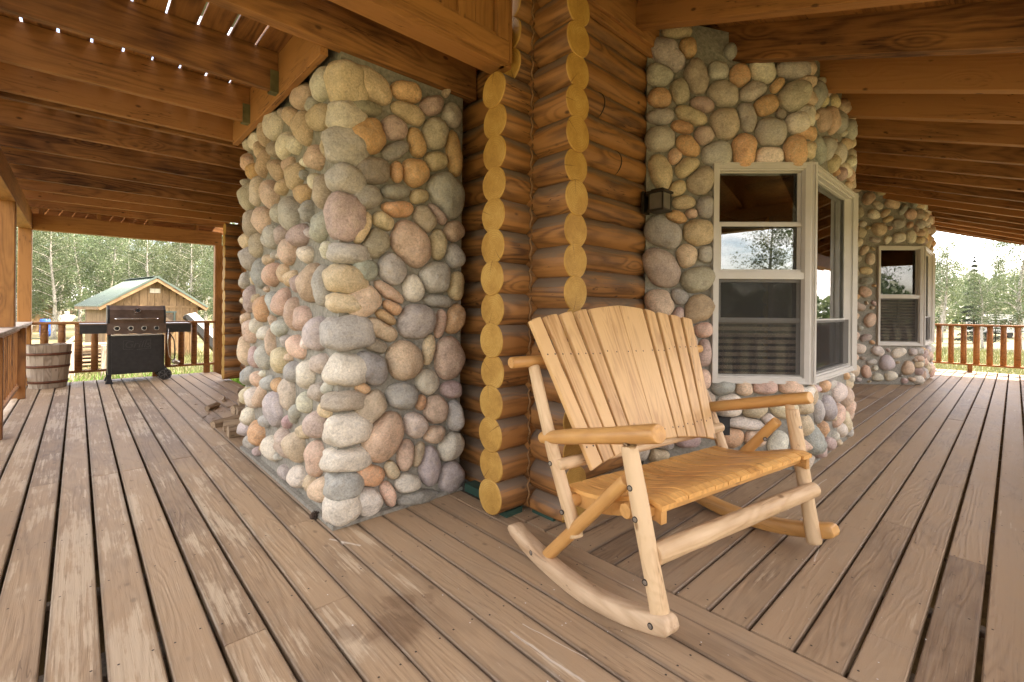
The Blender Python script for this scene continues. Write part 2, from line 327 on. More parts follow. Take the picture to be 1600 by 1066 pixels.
CH="0.2,2.364,0.111,0.087,154,T 0.407,2.404,0.095,0.054,-169,O 0.583,2.379,0.083,0.053,-150,P 0.723,2.363,0.074,0.066,64,G 0.422,2.286,0.107,0.058,175,T 0.155,2.237,0.104,0.045,-166,D 0.176,2.093,0.108,0.092,45,O 0.33,2.174,0.083,0.068,-145,P 0.604,2.214,0.1,0.08,67,K 0.476,2.129,0.087,0.051,101,O 0.744,2.126,0.14,0.051,95,O 0.339,2.054,0.095,0.044,-146,N 0.615,2.048,0.082,0.056,-156,T 0.207,1.908,0.095,0.073,-166,D 0.349,1.928,0.057,0.037,89,O 0.47,1.952,0.089,0.077,-152,O 0.688,1.856,0.143,0.121,118,G 0.172,1.758,0.083,0.063,-157,N 0.342,1.815,0.088,0.041,-171,N 0.499,1.816,0.06,0.041,-162,T 0.362,1.718,0.103,0.044,-174,O 0.143,1.587,0.092,0.044,70,T 0.272,1.638,0.069,0.047,153,T 0.539,1.687,0.085,0.071,138,K 0.623,1.732,0.08,0.035,136,P 0.447,1.531,0.146,0.112,132,t 0.753,1.642,0.069,0.061,-145,R 0.629,1.546,0.094,0.056,95,T 0.228,1.509,0.092,0.064,54,D 0.755,1.485,0.075,0.059,113,G 0.17,1.362,0.074,0.056,166,N 0.327,1.376,0.09,0.083,120,G 0.618,1.341,0.108,0.09,-171,G 0.464,1.266,0.08,0.064,104,W 0.772,1.296,0.088,0.052,83,T 0.311,1.237,0.114,0.037,145,R 0.165,1.186,0.098,0.079,-155,R 0.333,1.158,0.065,0.039,147,O 0.639,1.199,0.101,0.038,177,G 0.481,1.075,0.122,0.102,177,G 0.289,1.097,0.075,0.034,146,O 0.655,1.059,0.088,0.032,81,R 0.762,1.087,0.096,0.058,63,O 0.265,1.034,0.108,0.051,154,T 0.233,0.941,0.061,0.039,163,D 0.411,0.85,0.115,0.106,129,R 0.572,0.904,0.089,0.038,79,T 0.723,0.844,0.131,0.095,87,R 0.196,0.822,0.107,0.083,147,N 0.158,0.717,0.046,0.03,147,O 0.565,0.711,0.082,0.067,122,W 0.393,0.648,0.098,0.074,163,G 0.741,0.646,0.074,0.052,167,P 0.208,0.597,0.103,0.081,48,t 0.524,0.59,0.049,0.03,82,O 0.628,0.537,0.09,0.077,126,R 0.283,0.431,0.142,0.111,71,R 0.49,0.46,0.09,0.062,134,W 0.767,0.475,0.092,0.055,99,G 0.62,0.383,0.076,0.049,175,R 0.746,0.286,0.089,0.079,-152,W 0.419,0.298,0.089,0.049,83,R 0.511,0.286,0.075,0.035,74,T 0.589,0.197,0.126,0.067,99,G 0.201,0.233,0.086,0.056,155,O 0.339,0.228,0.063,0.035,126,T 0.744,0.1,0.09,0.086,117,G 0.442,0.128,0.087,0.056,155,W 0.196,0.088,0.089,0.065,140,W 0.317,0.098,0.079,0.036,115,R 0.501,0.033,0.145,0.04,174,N"
BY="0.203,3.201,0.107,0.044,179,T 0.285,3.078,0.07,0.062,95,O 0.153,3.036,0.149,0.095,129,G 0.089,2.884,0.09,0.079,176,G 0.353,2.864,0.126,0.079,106,K 0.507,2.91,0.072,0.061,177,G 0.672,2.874,0.084,0.07,93,O 0.832,2.907,0.104,0.077,147,W 1.039,2.914,0.119,0.066,179,G 0.237,2.767,0.088,0.062,101,K 0.088,2.718,0.075,0.07,172,O 0.548,2.744,0.107,0.09,151,K 0.762,2.763,0.105,0.066,-155,G 0.94,2.807,0.065,0.038,57,O 1.058,2.726,0.112,0.097,-136,K 0.403,2.667,0.086,0.049,164,P 0.1,2.581,0.095,0.056,-171,G 0.318,2.585,0.121,0.055,157,T 0.858,2.659,0.081,0.07,-160,O 0.567,2.53,0.115,0.099,93,K 0.719,2.569,0.112,0.061,101,G 0.258,2.502,0.078,0.044,169,O 0.964,2.594,0.037,0.035,174,D 1.08,2.524,0.076,0.074,107,W 0.414,2.436,0.069,0.066,170,P 0.102,2.415,0.1,0.091,176,G 0.896,2.464,0.106,0.101,172,G 0.297,2.367,0.101,0.06,139,O 0.203,2.287,0.058,0.045,92,R 0.513,2.309,0.106,0.087,178,G 0.701,2.334,0.115,0.085,91,O 0.882,2.29,0.099,0.064,179,W 1.067,2.33,0.107,0.076,91,O 0.294,2.21,0.089,0.061,-155,T 0.104,2.17,0.137,0.073,110,T 0.391,2.108,0.107,0.083,62,K 0.223,2.053,0.062,0.053,-160,T 0.129,1.946,0.061,0.048,91,G 0.272,1.95,0.083,0.047,180,T 0.424,1.911,0.075,0.058,91,G 0.216,1.841,0.083,0.044,170,O 0.328,1.866,0.043,0.035,179,R 0.131,1.729,0.131,0.113,138,G 0.377,1.73,0.107,0.091,179,T 0.296,1.555,0.087,0.069,91,R 0.434,1.571,0.058,0.048,91,G 0.121,1.471,0.161,0.107,120,K 0.37,1.382,0.114,0.091,-169,K 0.113,1.208,0.102,0.097,91,R 0.242,1.258,0.069,0.056,149,N 0.383,1.172,0.115,0.09,52,B 0.238,1.117,0.066,0.041,66,P 0.417,1.016,0.062,0.056,-179,R 0.319,0.931,0.101,0.059,100,R 0.432,0.845,0.099,0.046,90,P 0.344,0.751,0.066,0.034,100,W 0.422,0.648,0.078,0.055,90,R 0.572,0.594,0.089,0.052,-169,N 0.717,0.595,0.06,0.052,-178,R 0.871,0.602,0.089,0.047,-179,R 1.051,0.605,0.085,0.049,171,R 0.616,0.464,0.086,0.083,-170,W 0.444,0.522,0.069,0.052,150,K 0.804,0.424,0.089,0.049,-179,T 1.008,0.44,0.093,0.055,-179,T 0.728,0.336,0.15,0.042,176,W 0.635,0.23,0.086,0.066,-178,O 0.798,0.224,0.077,0.052,-178,R 0.898,0.365,0.06,0.043,139,W 0.91,0.027,0.088,0.047,-178,W 0.119,0.185,0.104,0.06,171,G -0.027,0.12,0.087,0.061,-178,K 0.103,0.097,0.078,0.052,-178,T 0.292,0.214,0.103,0.061,171,P"
# ------------------------------------------------------------ river-stone facing
PAL0 = dict(W=(.62, .56, .46), T=(.53, .42, .27), t=(.52, .38, .27), G=(.40, .37, .33), K=(.41, .345, .265), N=(.31, .305, .27), O=(.55, .335, .18), R=(.55, .385, .28), P=(.42, .31, .275), D=(.26, .225, .175), B=(.36, .25, .15))
PAL = {k: tuple(min(.72, x*1.1) for x in v) for k, v in PAL0.items()}
PALW = 'WWWWTTTTTtttGGGGKKNORRRPPO'
def parse(s): return [tuple(float(a) for a in q.split(',')[:5]) + (q.split(',')[5],) for q in s.split()]
def qnorm(E, i, P):      # ellipse norm of points P wrt ellipse(s)
    c, s = np.cos(np.radians(E[i, 4])), np.sin(np.radians(E[i, 4]))
    dx = P[..., 0]-E[i, 0]; dz = P[..., 1]-E[i, 1]
    return np.hypot((dx*c+dz*s)/E[i, 2], (-dx*s+dz*c)/E[i, 3])
def fill(ells, W, z0, ztop, holes, seed, sizes=(.105, .095, .085, .075, .065, .055, .045, .035), tries=420, edge=.4):
    rg = np.random.default_rng(seed); L = list(ells); th = np.linspace(0, 2*np.pi, 12, endpoint=False)
    for si, s in enumerate(sizes):
        for _ in range(tries):
            a = s*rg.uniform(.9, 1.2); b = a*rg.uniform(.52, .95); an = rg.uniform(-25, 25) if rg.random() < .45 else rg.uniform(0, 180)
            cx = rg.uniform(.4*a, W-.4*a); cz = rg.uniform(z0+.5*b, ztop(cx)-.2*b)
            c, n_ = math.cos(R(an)), math.sin(R(an))
            X = np.stack([cx + a*np.cos(th)*c - b*np.sin(th)*n_, cz + a*np.cos(th)*n_ + b*np.sin(th)*c], -1)
            if X[:, 0].min() < -edge*.05 or X[:, 0].max() > W+edge*.05 or X[:, 1].min() < z0-.005: continue
            if X[:, 1].max() > ztop(cx)+.04: continue
            if any((X[:, 0].max() > h[0] and X[:, 0].min() < h[1] and X[:, 1].max() > h[2] and X[:, 1].min() < h[3]) for h in holes): continue
            if L:
                E = np.array([e[:5] for e in L]); near = np.where(np.hypot(E[:, 0]-cx, E[:, 1]-cz) < a+E[:, 2]+.02)[0]
                if len(near):
                    d = np.stack([qnorm(E, i, X) for i in near])
                    if d.min() < 1.0+.012/min(E[near, 3].min(), b)*1.0: continue
            L.append((cx, cz, a, b, an, PALW[rg.integers(len(PALW))]))
    return L
def face_M(P0, n, cx, cz, ang=0):
    n = Vector(n).normalized(); X = UP.cross(n); return frame(X, UP, n, Vector(P0)+X*cx+UP*cz)
def build_stones(parent, P0, n, L, seed, cut=None, proud=1.0, built=None):
    rg = np.random.default_rng(seed); E = np.array([e[:5] for e in L]); NA = 26; th = np.linspace(0, 2*np.pi, NA, endpoint=False)
    fr = np.linspace(.35, 1.16, 22)
    for i, e in enumerate(L):
        if built is not None and not built(i): continue
        cx, cz, a, b, an, col = e; c, s = math.cos(R(an)), math.sin(R(an))
        ph = rg.uniform(0, 6.28, 3)
        pw = rg.uniform(2.0, 2.7)
        re = 1/((np.abs(np.cos(th))/a)**pw+(np.abs(np.sin(th))/b)**pw)**(1/pw)
        re = re*(1+.05*np.sin(2*th+ph[0])+.045*np.sin(3*th+ph[1])+.018*np.sin(5*th+ph[2]))
        dx, dz = np.cos(th)*c-np.sin(th)*s, np.cos(th)*s+np.sin(th)*c
        P = np.stack([cx+re[:, None]*fr*dx[:, None], cz+re[:, None]*fr*dz[:, None]], -1)
        near = [j for j in np.where(np.hypot(E[:, 0]-cx, E[:, 1]-cz) < a+E[:, 2]+.03)[0] if j != i]
        ok = np.ones(P.shape[:2], bool); own = qnorm(E, i, P)
        for j in near: ok &= own < qnorm(E, j, P)*.985
        k = np.where(ok.all(1), len(fr)-1, np.argmin(ok, 1)-1).clip(0); k = np.minimum(k, len(fr)-1)
        lim = fr[k]; lim = np.minimum(lim, 1.09)
        for _ in range(3): lim = np.minimum(lim, (np.roll(lim, 1)+2*lim+np.roll(lim, -1))/4)
        r = re*lim - .0015
        H = min(.085, .50*b+.024)*rg.uniform(.9, 1.15)*proud
        V = []; rings = [-.55, -.2, .12, .42, .72, 1.0, 1.25]; sd = rg.uniform(0, 50)
        tilt = rg.uniform(-.10, .10, 2)
        for q in rings:
            cr_, h = math.cos(q)**.72, math.sin(q)
            for kk in range(NA):
                x, y = r[kk]*cr_*dx[kk], r[kk]*cr_*dz[kk]
                nn = mn.noise(Vector((x*9+sd, y*9, sd)))*.30*H + mn.noise(Vector((x*24+sd, y*24, sd)))*.10*H
                V.append((x, y, H*h + (nn + x*tilt[0]+y*tilt[1])*max(0, h)+.006))
        V.append((0, 0, H*1.03+.006)); F_ = []
        for a_ in range(len(rings)-1):
            for kk in range(NA): F_.append((a_*NA+kk, a_*NA+(kk+1) % NA, (a_+1)*NA+(kk+1) % NA, (a_+1)*NA+kk))
        for kk in range(NA): F_.append(((len(rings)-1)*NA+kk, (len(rings)-1)*NA+(kk+1) % NA, len(V)-1))
        base = np.array(PAL[col]); jit = rg.uniform(.86, 1.14)*(1+rg.uniform(-.05, .05, 3))
        link('stone', mesh('stone', V, F_, True), parent, face_M(P0, n, cx, cz), M_stone, tuple(base*jit))
def blob(parent, P, rad, seed, col, name='stone'):
    rg = random.Random(seed); V = []; Fc = []; n1, n2 = 22, 13; e1 = rg.uniform(.62, .85); e2 = rg.uniform(.72, .95)
    sg = lambda v, e: math.copysign(abs(v)**e, v)
    for i in range(n2+1):
        a = -math.pi/2+math.pi*i/n2
        for k in range(n1):
            b = 2*math.pi*k/n1
            v = Vector((sg(math.cos(a), e1)*sg(math.cos(b), e2), sg(math.cos(a), e1)*sg(math.sin(b), e2), sg(math.sin(a), e1)))
            f = 1+.17*mn.noise(v*1.3+Vector((seed, 0, 0)))+.05*mn.noise(v*3.5+Vector((seed, 0, 0)))
            V.append((v.x*rad[0]*f, v.y*rad[1]*f, v.z*rad[2]*f))
    for i in range(n2):
        for k in range(n1): Fc.append((i*n1+k, i*n1+(k+1) % n1, (i+1)*n1+(k+1) % n1, (i+1)*n1+k))
    base = np.array(PAL[col])*rg.uniform(.92, 1.1)
    return link(name, mesh(name, V, Fc, True), parent, Matrix.Translation(Vector(P)) @ Matrix.Rotation(rg.uniform(-.25, .25), 4, 'Z') @ Matrix.Rotation(rg.uniform(-.1, .1), 4, 'Y'), M_stone, tuple(base))
# chimney
chim = thing('stone_chimney', 'broad river stone chimney block standing left of the log wall corner', 'chimney', (1.0, 2.42, 0))
cx0, cy0, cy1 = 1.005, 2.42, 4.27
mb = MB(); mb.box(cx0, 1.80, cy0, 2.62, .0, 2.72); mb.box(cx0, 1.96, 2.6205, cy1, .0, 2.72); mb.box(cx0-.035, 1.80, cy0-.035, cy0+.03, 0, .022); mb.box(cx0-.035, cx0+.03, cy0+.03, cy1, 0, .022)
mb.build('mortar', M_mortar, chim)
Lr = [(e[0]-.025, *e[1:]) for e in parse(CH)]
Lr = [(*e[:2], e[2]*1.03, e[3]*1.05, *e[4:]) for e in Lr]
Lr = fill(Lr, .80, .03, lambda x: 2.50, [(-.2, .11, 0, 3)], 3, sizes=(.05, .04, .032, .026), tries=350)
build_stones(chim, (cx0, cy0, 0), (0, -1, 0), Lr, 11)
Wl = cy1-cy0
Ll = fill([], Wl+.02, .03, lambda x: 2.47, [(Wl-.06, Wl+1, 0, 3)], 8, sizes=(.10, .088, .08, .072, .064, .056, .048, .04, .032), tries=450)
build_stones(chim, (cx0, cy1, 0), (-1, 0, 0), Ll, 12, proud=1.12)
CZ = [2.344, 2.168, 2.007, 1.833, 1.636, 1.44, 1.305, 1.177, 1.017, .815, .656, .5, .34, .207, .089]
CR = [(80, 90), (78, 58), (88, 82), (80, 57), (80, 102), (92, 46), (83, 62), (78, 42), (105, 77), (92, 74), (87, 44), (92, 74), (102, 50), (74, 60), (77, 66)]
CC = 'TWGGPGTTGWKWWNW'
for i, z in enumerate(CZ):
    rx, rz = [v/2.665*2.43/730 for v in CR[i]]
    blob(chim, (cx0+.045+.02*(rx > .11), cy0+.025, max(z, rz+.004)), (rx*1.08, .098, rz*1.02), 31+i, CC[i])

# bays
BAYZ = lambda y: 3.14-.338*(1.85-y)
s2 = math.sqrt(2)
def wallslab(mb, P0, n, u0, u1, zb, z0, z1, th):   # quad prism on a face, top z0 at u0, z1 at u1
    n = Vector(n).normalized(); X = UP.cross(n); P0 = Vector(P0)
    q = [(u0, zb), (u1, zb), (u1, z1), (u0, z0)]
    V = [P0+X*u+UP*z for u, z in q] + [P0+X*u+UP*z-n*th for u, z in q]
    mb.add(V, [(0, 1, 2, 3), (7, 6, 5, 4), (1, 0, 4, 5), (2, 1, 5, 6), (3, 2, 6, 7), (0, 3, 7, 4)])
def mk_window(parent, P0, n, u0, u1, z0, z1, bars, sashes, blinds, label=None, blinds_scr=1.40):
    """window > pane, sash, blind_slat, in the plane of a face"""
    n = Vector(n).normalized(); X = UP.cross(n); M = frame(X, UP, n, Vector(P0)+X*u0+UP*z0); W = u1-u0; H = z1-z0
    fw = .026; mb = MB()
    def ring(mb, a0, a1, b0, b1, wd, d0, d1):
        mb.box(a0, a1, b0, b0+wd, d0, d1); mb.box(a0, a1, b1-wd, b1, d0, d1); mb.box(a0, a0+wd, b0+wd, b1-wd, d0, d1); mb.box(a1-wd, a1, b0+wd, b1-wd, d0, d1)
    ring(mb, 0, W, 0, H, fw, -.07, .035); ring(mb, -.012, W+.012, -.014, H+.014, .014, .0, .044)
    ring(mb, fw, W-fw, fw, H-fw, .012, -.07, .018)
    for zb, hh in bars: mb.box(fw, W-fw, zb-z0-hh/2, zb-z0+hh/2, -.068, .026)
    wobj = mb.build('window', M_frame, parent, M)
    if label: wobj['label'] = label
    segs = [0]+[zb-z0 for zb, _ in bars]+[H]
    zs = blinds_scr-z0; mb = MB(); mb.box(fw+.005, W-fw-.005, zs+.001, H-fw, -.050, -.046); mb.build('pane', M_glass, wobj, M); mb = MB(); mb.box(fw+.005, W-fw-.005, fw, zs-.001, -.050, -.046); mb.build('pane', M_glass2, wobj, M)
    for (za, zb_, d, wd) in sashes:
        s = MB(); ring(s, fw+.012, W-fw-.012, za-z0, zb_-z0, wd, -.044+d, -.020+d); s.build('sash', M_frame, wobj, M)
    me = None
    z = blinds[0]
    while z < blinds[1]:
        if me is None:
            s = MB(); s.add([(fw+.02, -.015, -.066), (W-fw-.02, -.015, -.066), (W-fw-.02, .013, -.056), (fw+.02, .013, -.056), (fw+.02, -.014, -.069), (W-fw-.02, -.014, -.069), (W-fw-.02, .014, -.059), (fw+.02, .014, -.059)], [(0, 1, 2, 3), (7, 6, 5, 4), (0, 4, 5, 1), (3, 2, 6, 7), (0, 3, 7, 4), (1, 5, 6, 2)])
            o = s.build('blind_slat', M_blind, wobj, M @ Matrix.Translation((0, z-z0, 0))); me = o.data
        else: link('blind_slat', me, wobj, M @ Matrix.Translation((0, z-z0, 0)))
        z += .048
    s = MB(); s.box(fw+.016, W-fw-.016, .05, blinds_scr-z0, .002, .0035); s.build('insect_screen', M_screen, wobj, M)
    s = MB()
    for cxr in (.16, .5, .84): s.box(W*cxr-.001, W*cxr+.001, blinds[0]-z0, blinds[1]-z0, -.082, -.080)
    s.build('blind_cord', M_blind, wobj, M)
    return wobj
def make_bay(dx, label, ells, seed, nocount):
    r = thing('stone_bay', label, 'bay window', (3.9+dx, 1.03, 0), 'stone bay windows')
    A, B, C_, D = (3.07+dx, 1.86, 0), (3.90+dx, 1.03, 0), (5.17+dx, 1.03, 0), (6.0+dx, 1.86, 0)
    n1, n2, n3 = (-1, -1, 0), (0, -1, 0), (1, -1, 0); W1 = .83*s2; W2 = 1.27
    zA, zB = BAYZ(1.86)+.2, BAYZ(1.03)+.2
    zt = lambda u: zA+(zB-zA)*u/W1
    wa = .49; z0, z1 = .645, 2.22; th = .14
    mb = MB()
    wallslab(mb, A, n1, 0, W1, 0, z0, z0, th); wallslab(mb, A, n1, 0, wa, z0, z1, z1, th); wallslab(mb, A, n1, 0, W1, z1, zA, zB, th)
    wallslab(mb, B, n2, 0.003, W2-.003, 0, z0, z0, th); wallslab(mb, B, n2, 0.003, W2-.003, z1, zB, zB, th)
    wallslab(mb, C_, n3, 0, W1, 0, z0, z0, th); wallslab(mb, C_, n3, 0, W1, z1, zB, zA, th); wallslab(mb, C_, n3, W1-wa, W1, z0, z1, z1, th)
    mb.add([(3.2+dx, 1.9, 2.26), (3.95+dx, 1.15, 2.26), (5.12+dx, 1.15, 2.26), (5.9+dx, 1.9, 2.26), (5.9+dx, 2.3, 2.26), (3.2+dx, 2.3, 2.26)], [(0, 1, 2, 3, 4, 5), (5, 4, 3, 2, 1, 0)])
    mb.add([(3.2+dx, 1.9, .6), (3.95+dx, 1.15, .6), (5.12+dx, 1.15, .6), (5.9+dx, 1.9, .6), (5.9+dx, 2.3, .6), (3.2+dx, 2.3, .6)], [(5, 4, 3, 2, 1, 0), (0, 1, 2, 3, 4, 5)])
    mb.build('mortar', M_mortar, r)
    holes = [(wa-.012, W1+.1, z0-.02, z1+.022)]
    ells = [(*e[:2], e[2]*1.04, e[3]*1.06, *e[4:]) for e in ells]
    L = fill(ells, W1, .02, lambda u: zt(u)-.10, holes+[(W1-.05, W1+1, 0, 4)], seed, sizes=((.1, .09, .08, .072, .064, .056, .048, .04, .033, .027) if not ells else (.08, .07, .06, .05, .04, .03)), tries=380)
    build_stones(r, A, n1, L, seed+1)
    L2 = fill([], W2, .02, lambda u: zB-.10, [(-.1, W2+.1, z0-.02, z1+.022)], seed+5, sizes=(.095, .085, .075, .065, .055, .045, .036), tries=260)
    build_stones(r, B, n2, L2, seed+2)
    # rounded corner stones
    k = random.Random(seed)
    for px_, s_ in ((B, 1), (C_, -1)):
        for lo, hi in ((0.0, .61), (2.27, zB-.04)):
            z = lo
            while z < hi-.05:
                hh = min(k.uniform(.05, .085), (hi-z)/2)
                blob(r, (px_[0]+.012*s_, px_[1]+.045, z+hh), (.088, .088, hh*.97), k.randrange(999), k.choice(PALW)); z += 2*hh
    P1 = mk_window(r, A, n1, wa, W1+.028, z0, z1, [(1.415, .05)], [(1.80, 2.19, 0, .014), (1.44, 1.80, .02, .022), (.675, 1.085, -.002, .014), (1.085, 1.39, .018, .022)] if not nocount else [(1.44, 2.19, 0, .016), (.675, 1.39, .01, .018)], (.69, 1.10) if not nocount else (.70, 2.15), None)
    P2 = mk_window(r, B, n2, -.012, W2+.012, z0, z1, [], [(.675, 1.085, 0, .016), (1.085, 2.19, .0, .014)], (.70, 1.05) if not nocount else (.7, 2.1), None, 1.09)
    mk_window(r, C_, n3, -.028, W1-wa, z0, z1, [(1.415, .05)], [(1.44, 1.80, .02, .026)], (.70, 1.1), None)
    for c_, sx in ((B, 1), (C_, -1)):
        mb = MB(); mb.lathe([(.0, 0), (.042, 0), (.042, z1-z0+.03), (0, z1-z0+.03)], (c_[0]-.008*sx, c_[1]+.004, z0-.012), n=8, sm=False)
        mb.build('corner_post', M_frame, r)
    return r
bay1 = make_bay(0, 'near stone bay window just behind the log rocker, black outlet box under its window', parse(BY), 40, False)
bay2 = make_bay(6.05, 'far stone bay window beside the end railing of the right porch', [], 140, True)
# outlet box
n1 = Vector((-1, -1, 0)).normalized(); X1 = UP.cross(n1); Mo = frame(X1, UP, n1, Vector((3.07, 1.86, 0))+X1*.553+UP*.32)
mb = MB(); mb.box(-.045, .045, -.06, .06, -.03, .065); mb.box(-.036, .036, .0, .052, .065, .072); mb.box(-.036, .036, -.052, -.004, .065, .072); mb.box(-.05, .05, .06, .067, -.02, .072)
tag(mb.build('outlet_box', M_plastic, None, Mo), 'small black weatherproof outlet box set among the stones below the window', 'outlet box')
# ------------------------------------------------------------ log walls
def log_mesh(L, ry, rz, seed, flat0=None, n=28, zclip=None):
    rg = random.Random(seed); seg = max(2, int(L/.14)); V = []; xs_ = [0, .006]+[.006+(L-.012)*i/seg for i in range(1, seg)]+[L-.006, L]
    for i, x in enumerate(xs_):
        e = .94 if i in (0, len(xs_)-1) else 1
        for k in range(n):
            a = 2*math.pi*k/n; c, s = math.cos(a), math.sin(a)
            nn = 1+.035*mn.noise(Vector((x*1.6+seed*3.1, c*.8, s*.8)))+.018*mn.noise(Vector((x*6+seed, c*2, s*2)))
            y, z = c*ry*nn*e, s*rz*nn*e
            if zclip is not None: z = max(z, zclip)
            V.append((x, y, z))
    m = len(xs_); Fc = [(i*n+k, i*n+(k+1) % n, (i+1)*n+(k+1) % n, (i+1)*n+k)[::-1] for i in range(m-1) for k in range(n)]
    sm = [True]*len(Fc); mi = [0]*n + [0]*(len(Fc)-n)
    Fc += [tuple(range(n)), tuple(range((m-1)*n, m*n))[::-1]]; sm += [False, False]; mi += [1, 1]
    mi[:n] = [1]*n; mi[(m-2)*n:(m-1)*n] = [1]*n
    return mesh('log', V, Fc, sm, mi)
PZ = .1723
def log(parent, P, d, L, z, seed, ry=.097, rz=.0985, zclip=None):
    X = Vector(d); Yv = UP.cross(X)
    o = link('log', log_mesh(L, ry, rz, seed, zclip=zclip), parent, frame(X, Yv, UP, Vector((P[0], P[1], z))), [M_log, M_end]); return o
wr = thing('log_wall', 'dark stained log wall running right from the corner to the stone bay', 'log wall', (1.9, 1.96, 0))
wl = thing('log_wall', 'log wall running back along the left porch behind the stone chimney', 'log wall', (1.98, 1.9, 0))
we = thing('log_wall', 'far end log wall past the chimney with small yellow log ends', 'log wall', (1.9, 8.4, 0))
rs = random.Random(3)
for k in range(19):
    z = .118+PZ*k
    x0 = (1.668+rs.uniform(-.006, .006)) if k < 14 else 1.775
    log(wr, (x0, 1.96), (1, 0, 0), 3.16-x0, z, 100+k, zclip=(-.095 if k == 0 else None), rz=.0985)
    log(wr, (6.0, 1.96), (1, 0, 0), 3.12, z, 200+k)
    log(wr, (12.0, 1.96), (1, 0, 0), 1.1, z, 260+k)
    if k < 14: log(we, (1.66+rs.uniform(-.005, .005), 8.40), (1, 0, 0), 1.2, z, 300+k)
    z2 = .118-PZ/2+PZ*k+.006
    log(wl, (1.98, 1.618+rs.uniform(-.006, .006)), (0, 1, 0), 7.05, z2, 400+k, zclip=(-.012 if k == 0 else None))
# tan caulk in the seams of the crossing
mb = MB()
for k in range(19):
    z = .118+PZ*k
    for zz, hw in ((z+PZ/2, 0), ):
        pass
    mb.tube([(1.89, 1.868+.0, z-PZ/2+.004), (1.868, 1.868, z-PZ/4), (1.868, 1.85, z), (1.868, 1.868, z+PZ/4), (1.89, 1.868, z+PZ/2-.004)], .0065, 6)
mb.build('seam_caulk', wood('tan_caulk', (.24, .125, .05), (.13, .06, .02), knots=0), wr)
# drilled wire arcs on two logs, flashing under the corner
mb = MB(); mb.box(1.90, 2.06, 1.70, 1.86, .0, .052); mb.box(1.74, 1.86, 1.90, 2.05, 0, .03); mb.build('flashing', M_flash, wl)
mb = MB(); mb.box(1.80, 1.90, 2.08, 2.36, .0, .05); mb.build('flashing', M_flash, wl)
mb = MB()
for (x, k) in ((2.55, 14), (2.20, 13), (2.75, 12)):
    mb.tube([(x, 1.96-.1015*math.cos(a), .118+PZ*k+.094*math.sin(a)) for a in np.linspace(-1.1, 1.1, 9)], .004, 6)
mb.build('log_check', M_hole, wr)
# lantern
t_ = thing('wall_lantern', 'small square bronze lantern mounted on the logs beside the stone', 'wall lantern', (3.0, 1.80, 1.93))
mb = MB(); mb.box(2.99, 3.07, 1.83, 1.85, 1.855, 2.015); mb.box(3.01, 3.05, 1.78, 1.83, 1.985, 2.005); mb.build('bracket', M_bronze, t_)
mb = MB()
for x in (2.972, 3.078):
    for y in (1.668, 1.774): mb.box(x, x+.010, y, y+.010, 1.870, 1.985)
mb.box(2.962, 3.098, 1.658, 1.794, 1.985, 2.000); mb.box(2.985, 3.075, 1.68, 1.77, 2.000, 2.015); mb.box(2.967, 3.093, 1.663, 1.789, 1.855, 1.870); mb.build('frame', M_bronze, t_)
mb = MB(); mb.box(2.975, 3.085, 1.671, 1.781, 1.872, 1.983); mb.build('lamp_glass', M_lamp, t_)

# house inside; unseen upper storey added to block the sun
inn = struct('house_interior', 'dark room behind the windows'); mb = MB()
mb.add([(2.1, 2.1, .1), (13.1, 2.1, .1), (13.1, 7, .1), (2.1, 7, .1), (2.1, 2.1, 3.1), (13.1, 2.1, 3.1), (13.1, 7, 3.1), (2.1, 7, 3.1)], [(0, 1, 2, 3), (7, 6, 5, 4), (3, 2, 6, 7), (0, 3, 7, 4), (1, 5, 6, 2)])
mb.build('room_shell', M_dark, inn)
up = thing('sun_blocking_storey', 'unseen upper storey added above the porch roofs to block the sun', 'house', (1.9, 2, 3.3))
for k in range(12): plank('siding_board', (1.93, 1.9, 3.42+k*.2), (1.93, 8.6, 3.42+k*.2), .04, .195, M_panel, up)
for k in range(12): plank('siding_board', (1.9, 1.93, 3.42+k*.2), (13.2, 1.93, 3.42+k*.2), .04, .195, M_panel, up)
mb = MB(); mb.box(1.3, 13.4, 1.3, 8.9, 5.8, 5.95); mb.build('roof', M_green, up)

# ------------------------------------------------------------ deck
deck = struct('deck', 'weathered brown painted porch deck boards')
BT = .036; DZ = -BT/2
rj = random.Random(5)
def run(along, c, w, a0, a1, cuts):
    pts = [a0]+[q for q in sorted(cuts) if a0+.2 < q < a1-.2]+[a1]
    for i in range(len(pts)-1):
        s, e = pts[i]+.0015, pts[i+1]-.0015; dz = DZ-rj.uniform(0, .0025)
        if along == 'y': plank('board', (c, s, dz), (c, e, dz), w, BT, M_deck, deck, ch=.004)
        else: plank('board', (s, c, dz), (e, c, dz), w, BT, M_deck, deck, ch=.004)
cutsA = {2: [4.213], 1: [6.5], 5: [4.32], 4: [1.815], 6: [4.255], 7: [4.5], 3: [2.1, 7.2]}
for i, g in enumerate([.071+.1475*k for k in range(-5, 12)]):      # board between gap g-.1475 and g
    c = g-.1475/2; k = i-5
    cs = {'0': [6.52], '1': [4.21, 8.0], '2': [4.22], '3': [1.82, 6.1], '4': [4.30], '5': [1.81, 7.2], '6': [4.50, 2.6], '7': [3.3], '8': [5.1], '-1': [4.22, 1.2], '-2': [2.9], '9': [6.4], '10': [5.6], '11': [.9]}.get(str(k), [3.7])
    gap = .013 if c < .7 else .008
    w_ = .1475-gap+rj.uniform(-.002, .002)
    y0, y1 = -.62, 9.63
    run('y', c, w_, y0, y1, cs)
run('y', (1.69+1.79)/2, .093, -.62, 9.63, [2.3])
cB = {0: [3.06, 6.9], 1: [2.094, 4.29, 8.1], 2: [3.28, 7.0], 3: [3.056, 9.2], 4: [5.4], 5: [8.2], 6: [4.1, 9.5], -1: [4.9], -2: [3.6], 7: [6.6], 8: [5.0], 9: [7.6], 10: [3.9]}
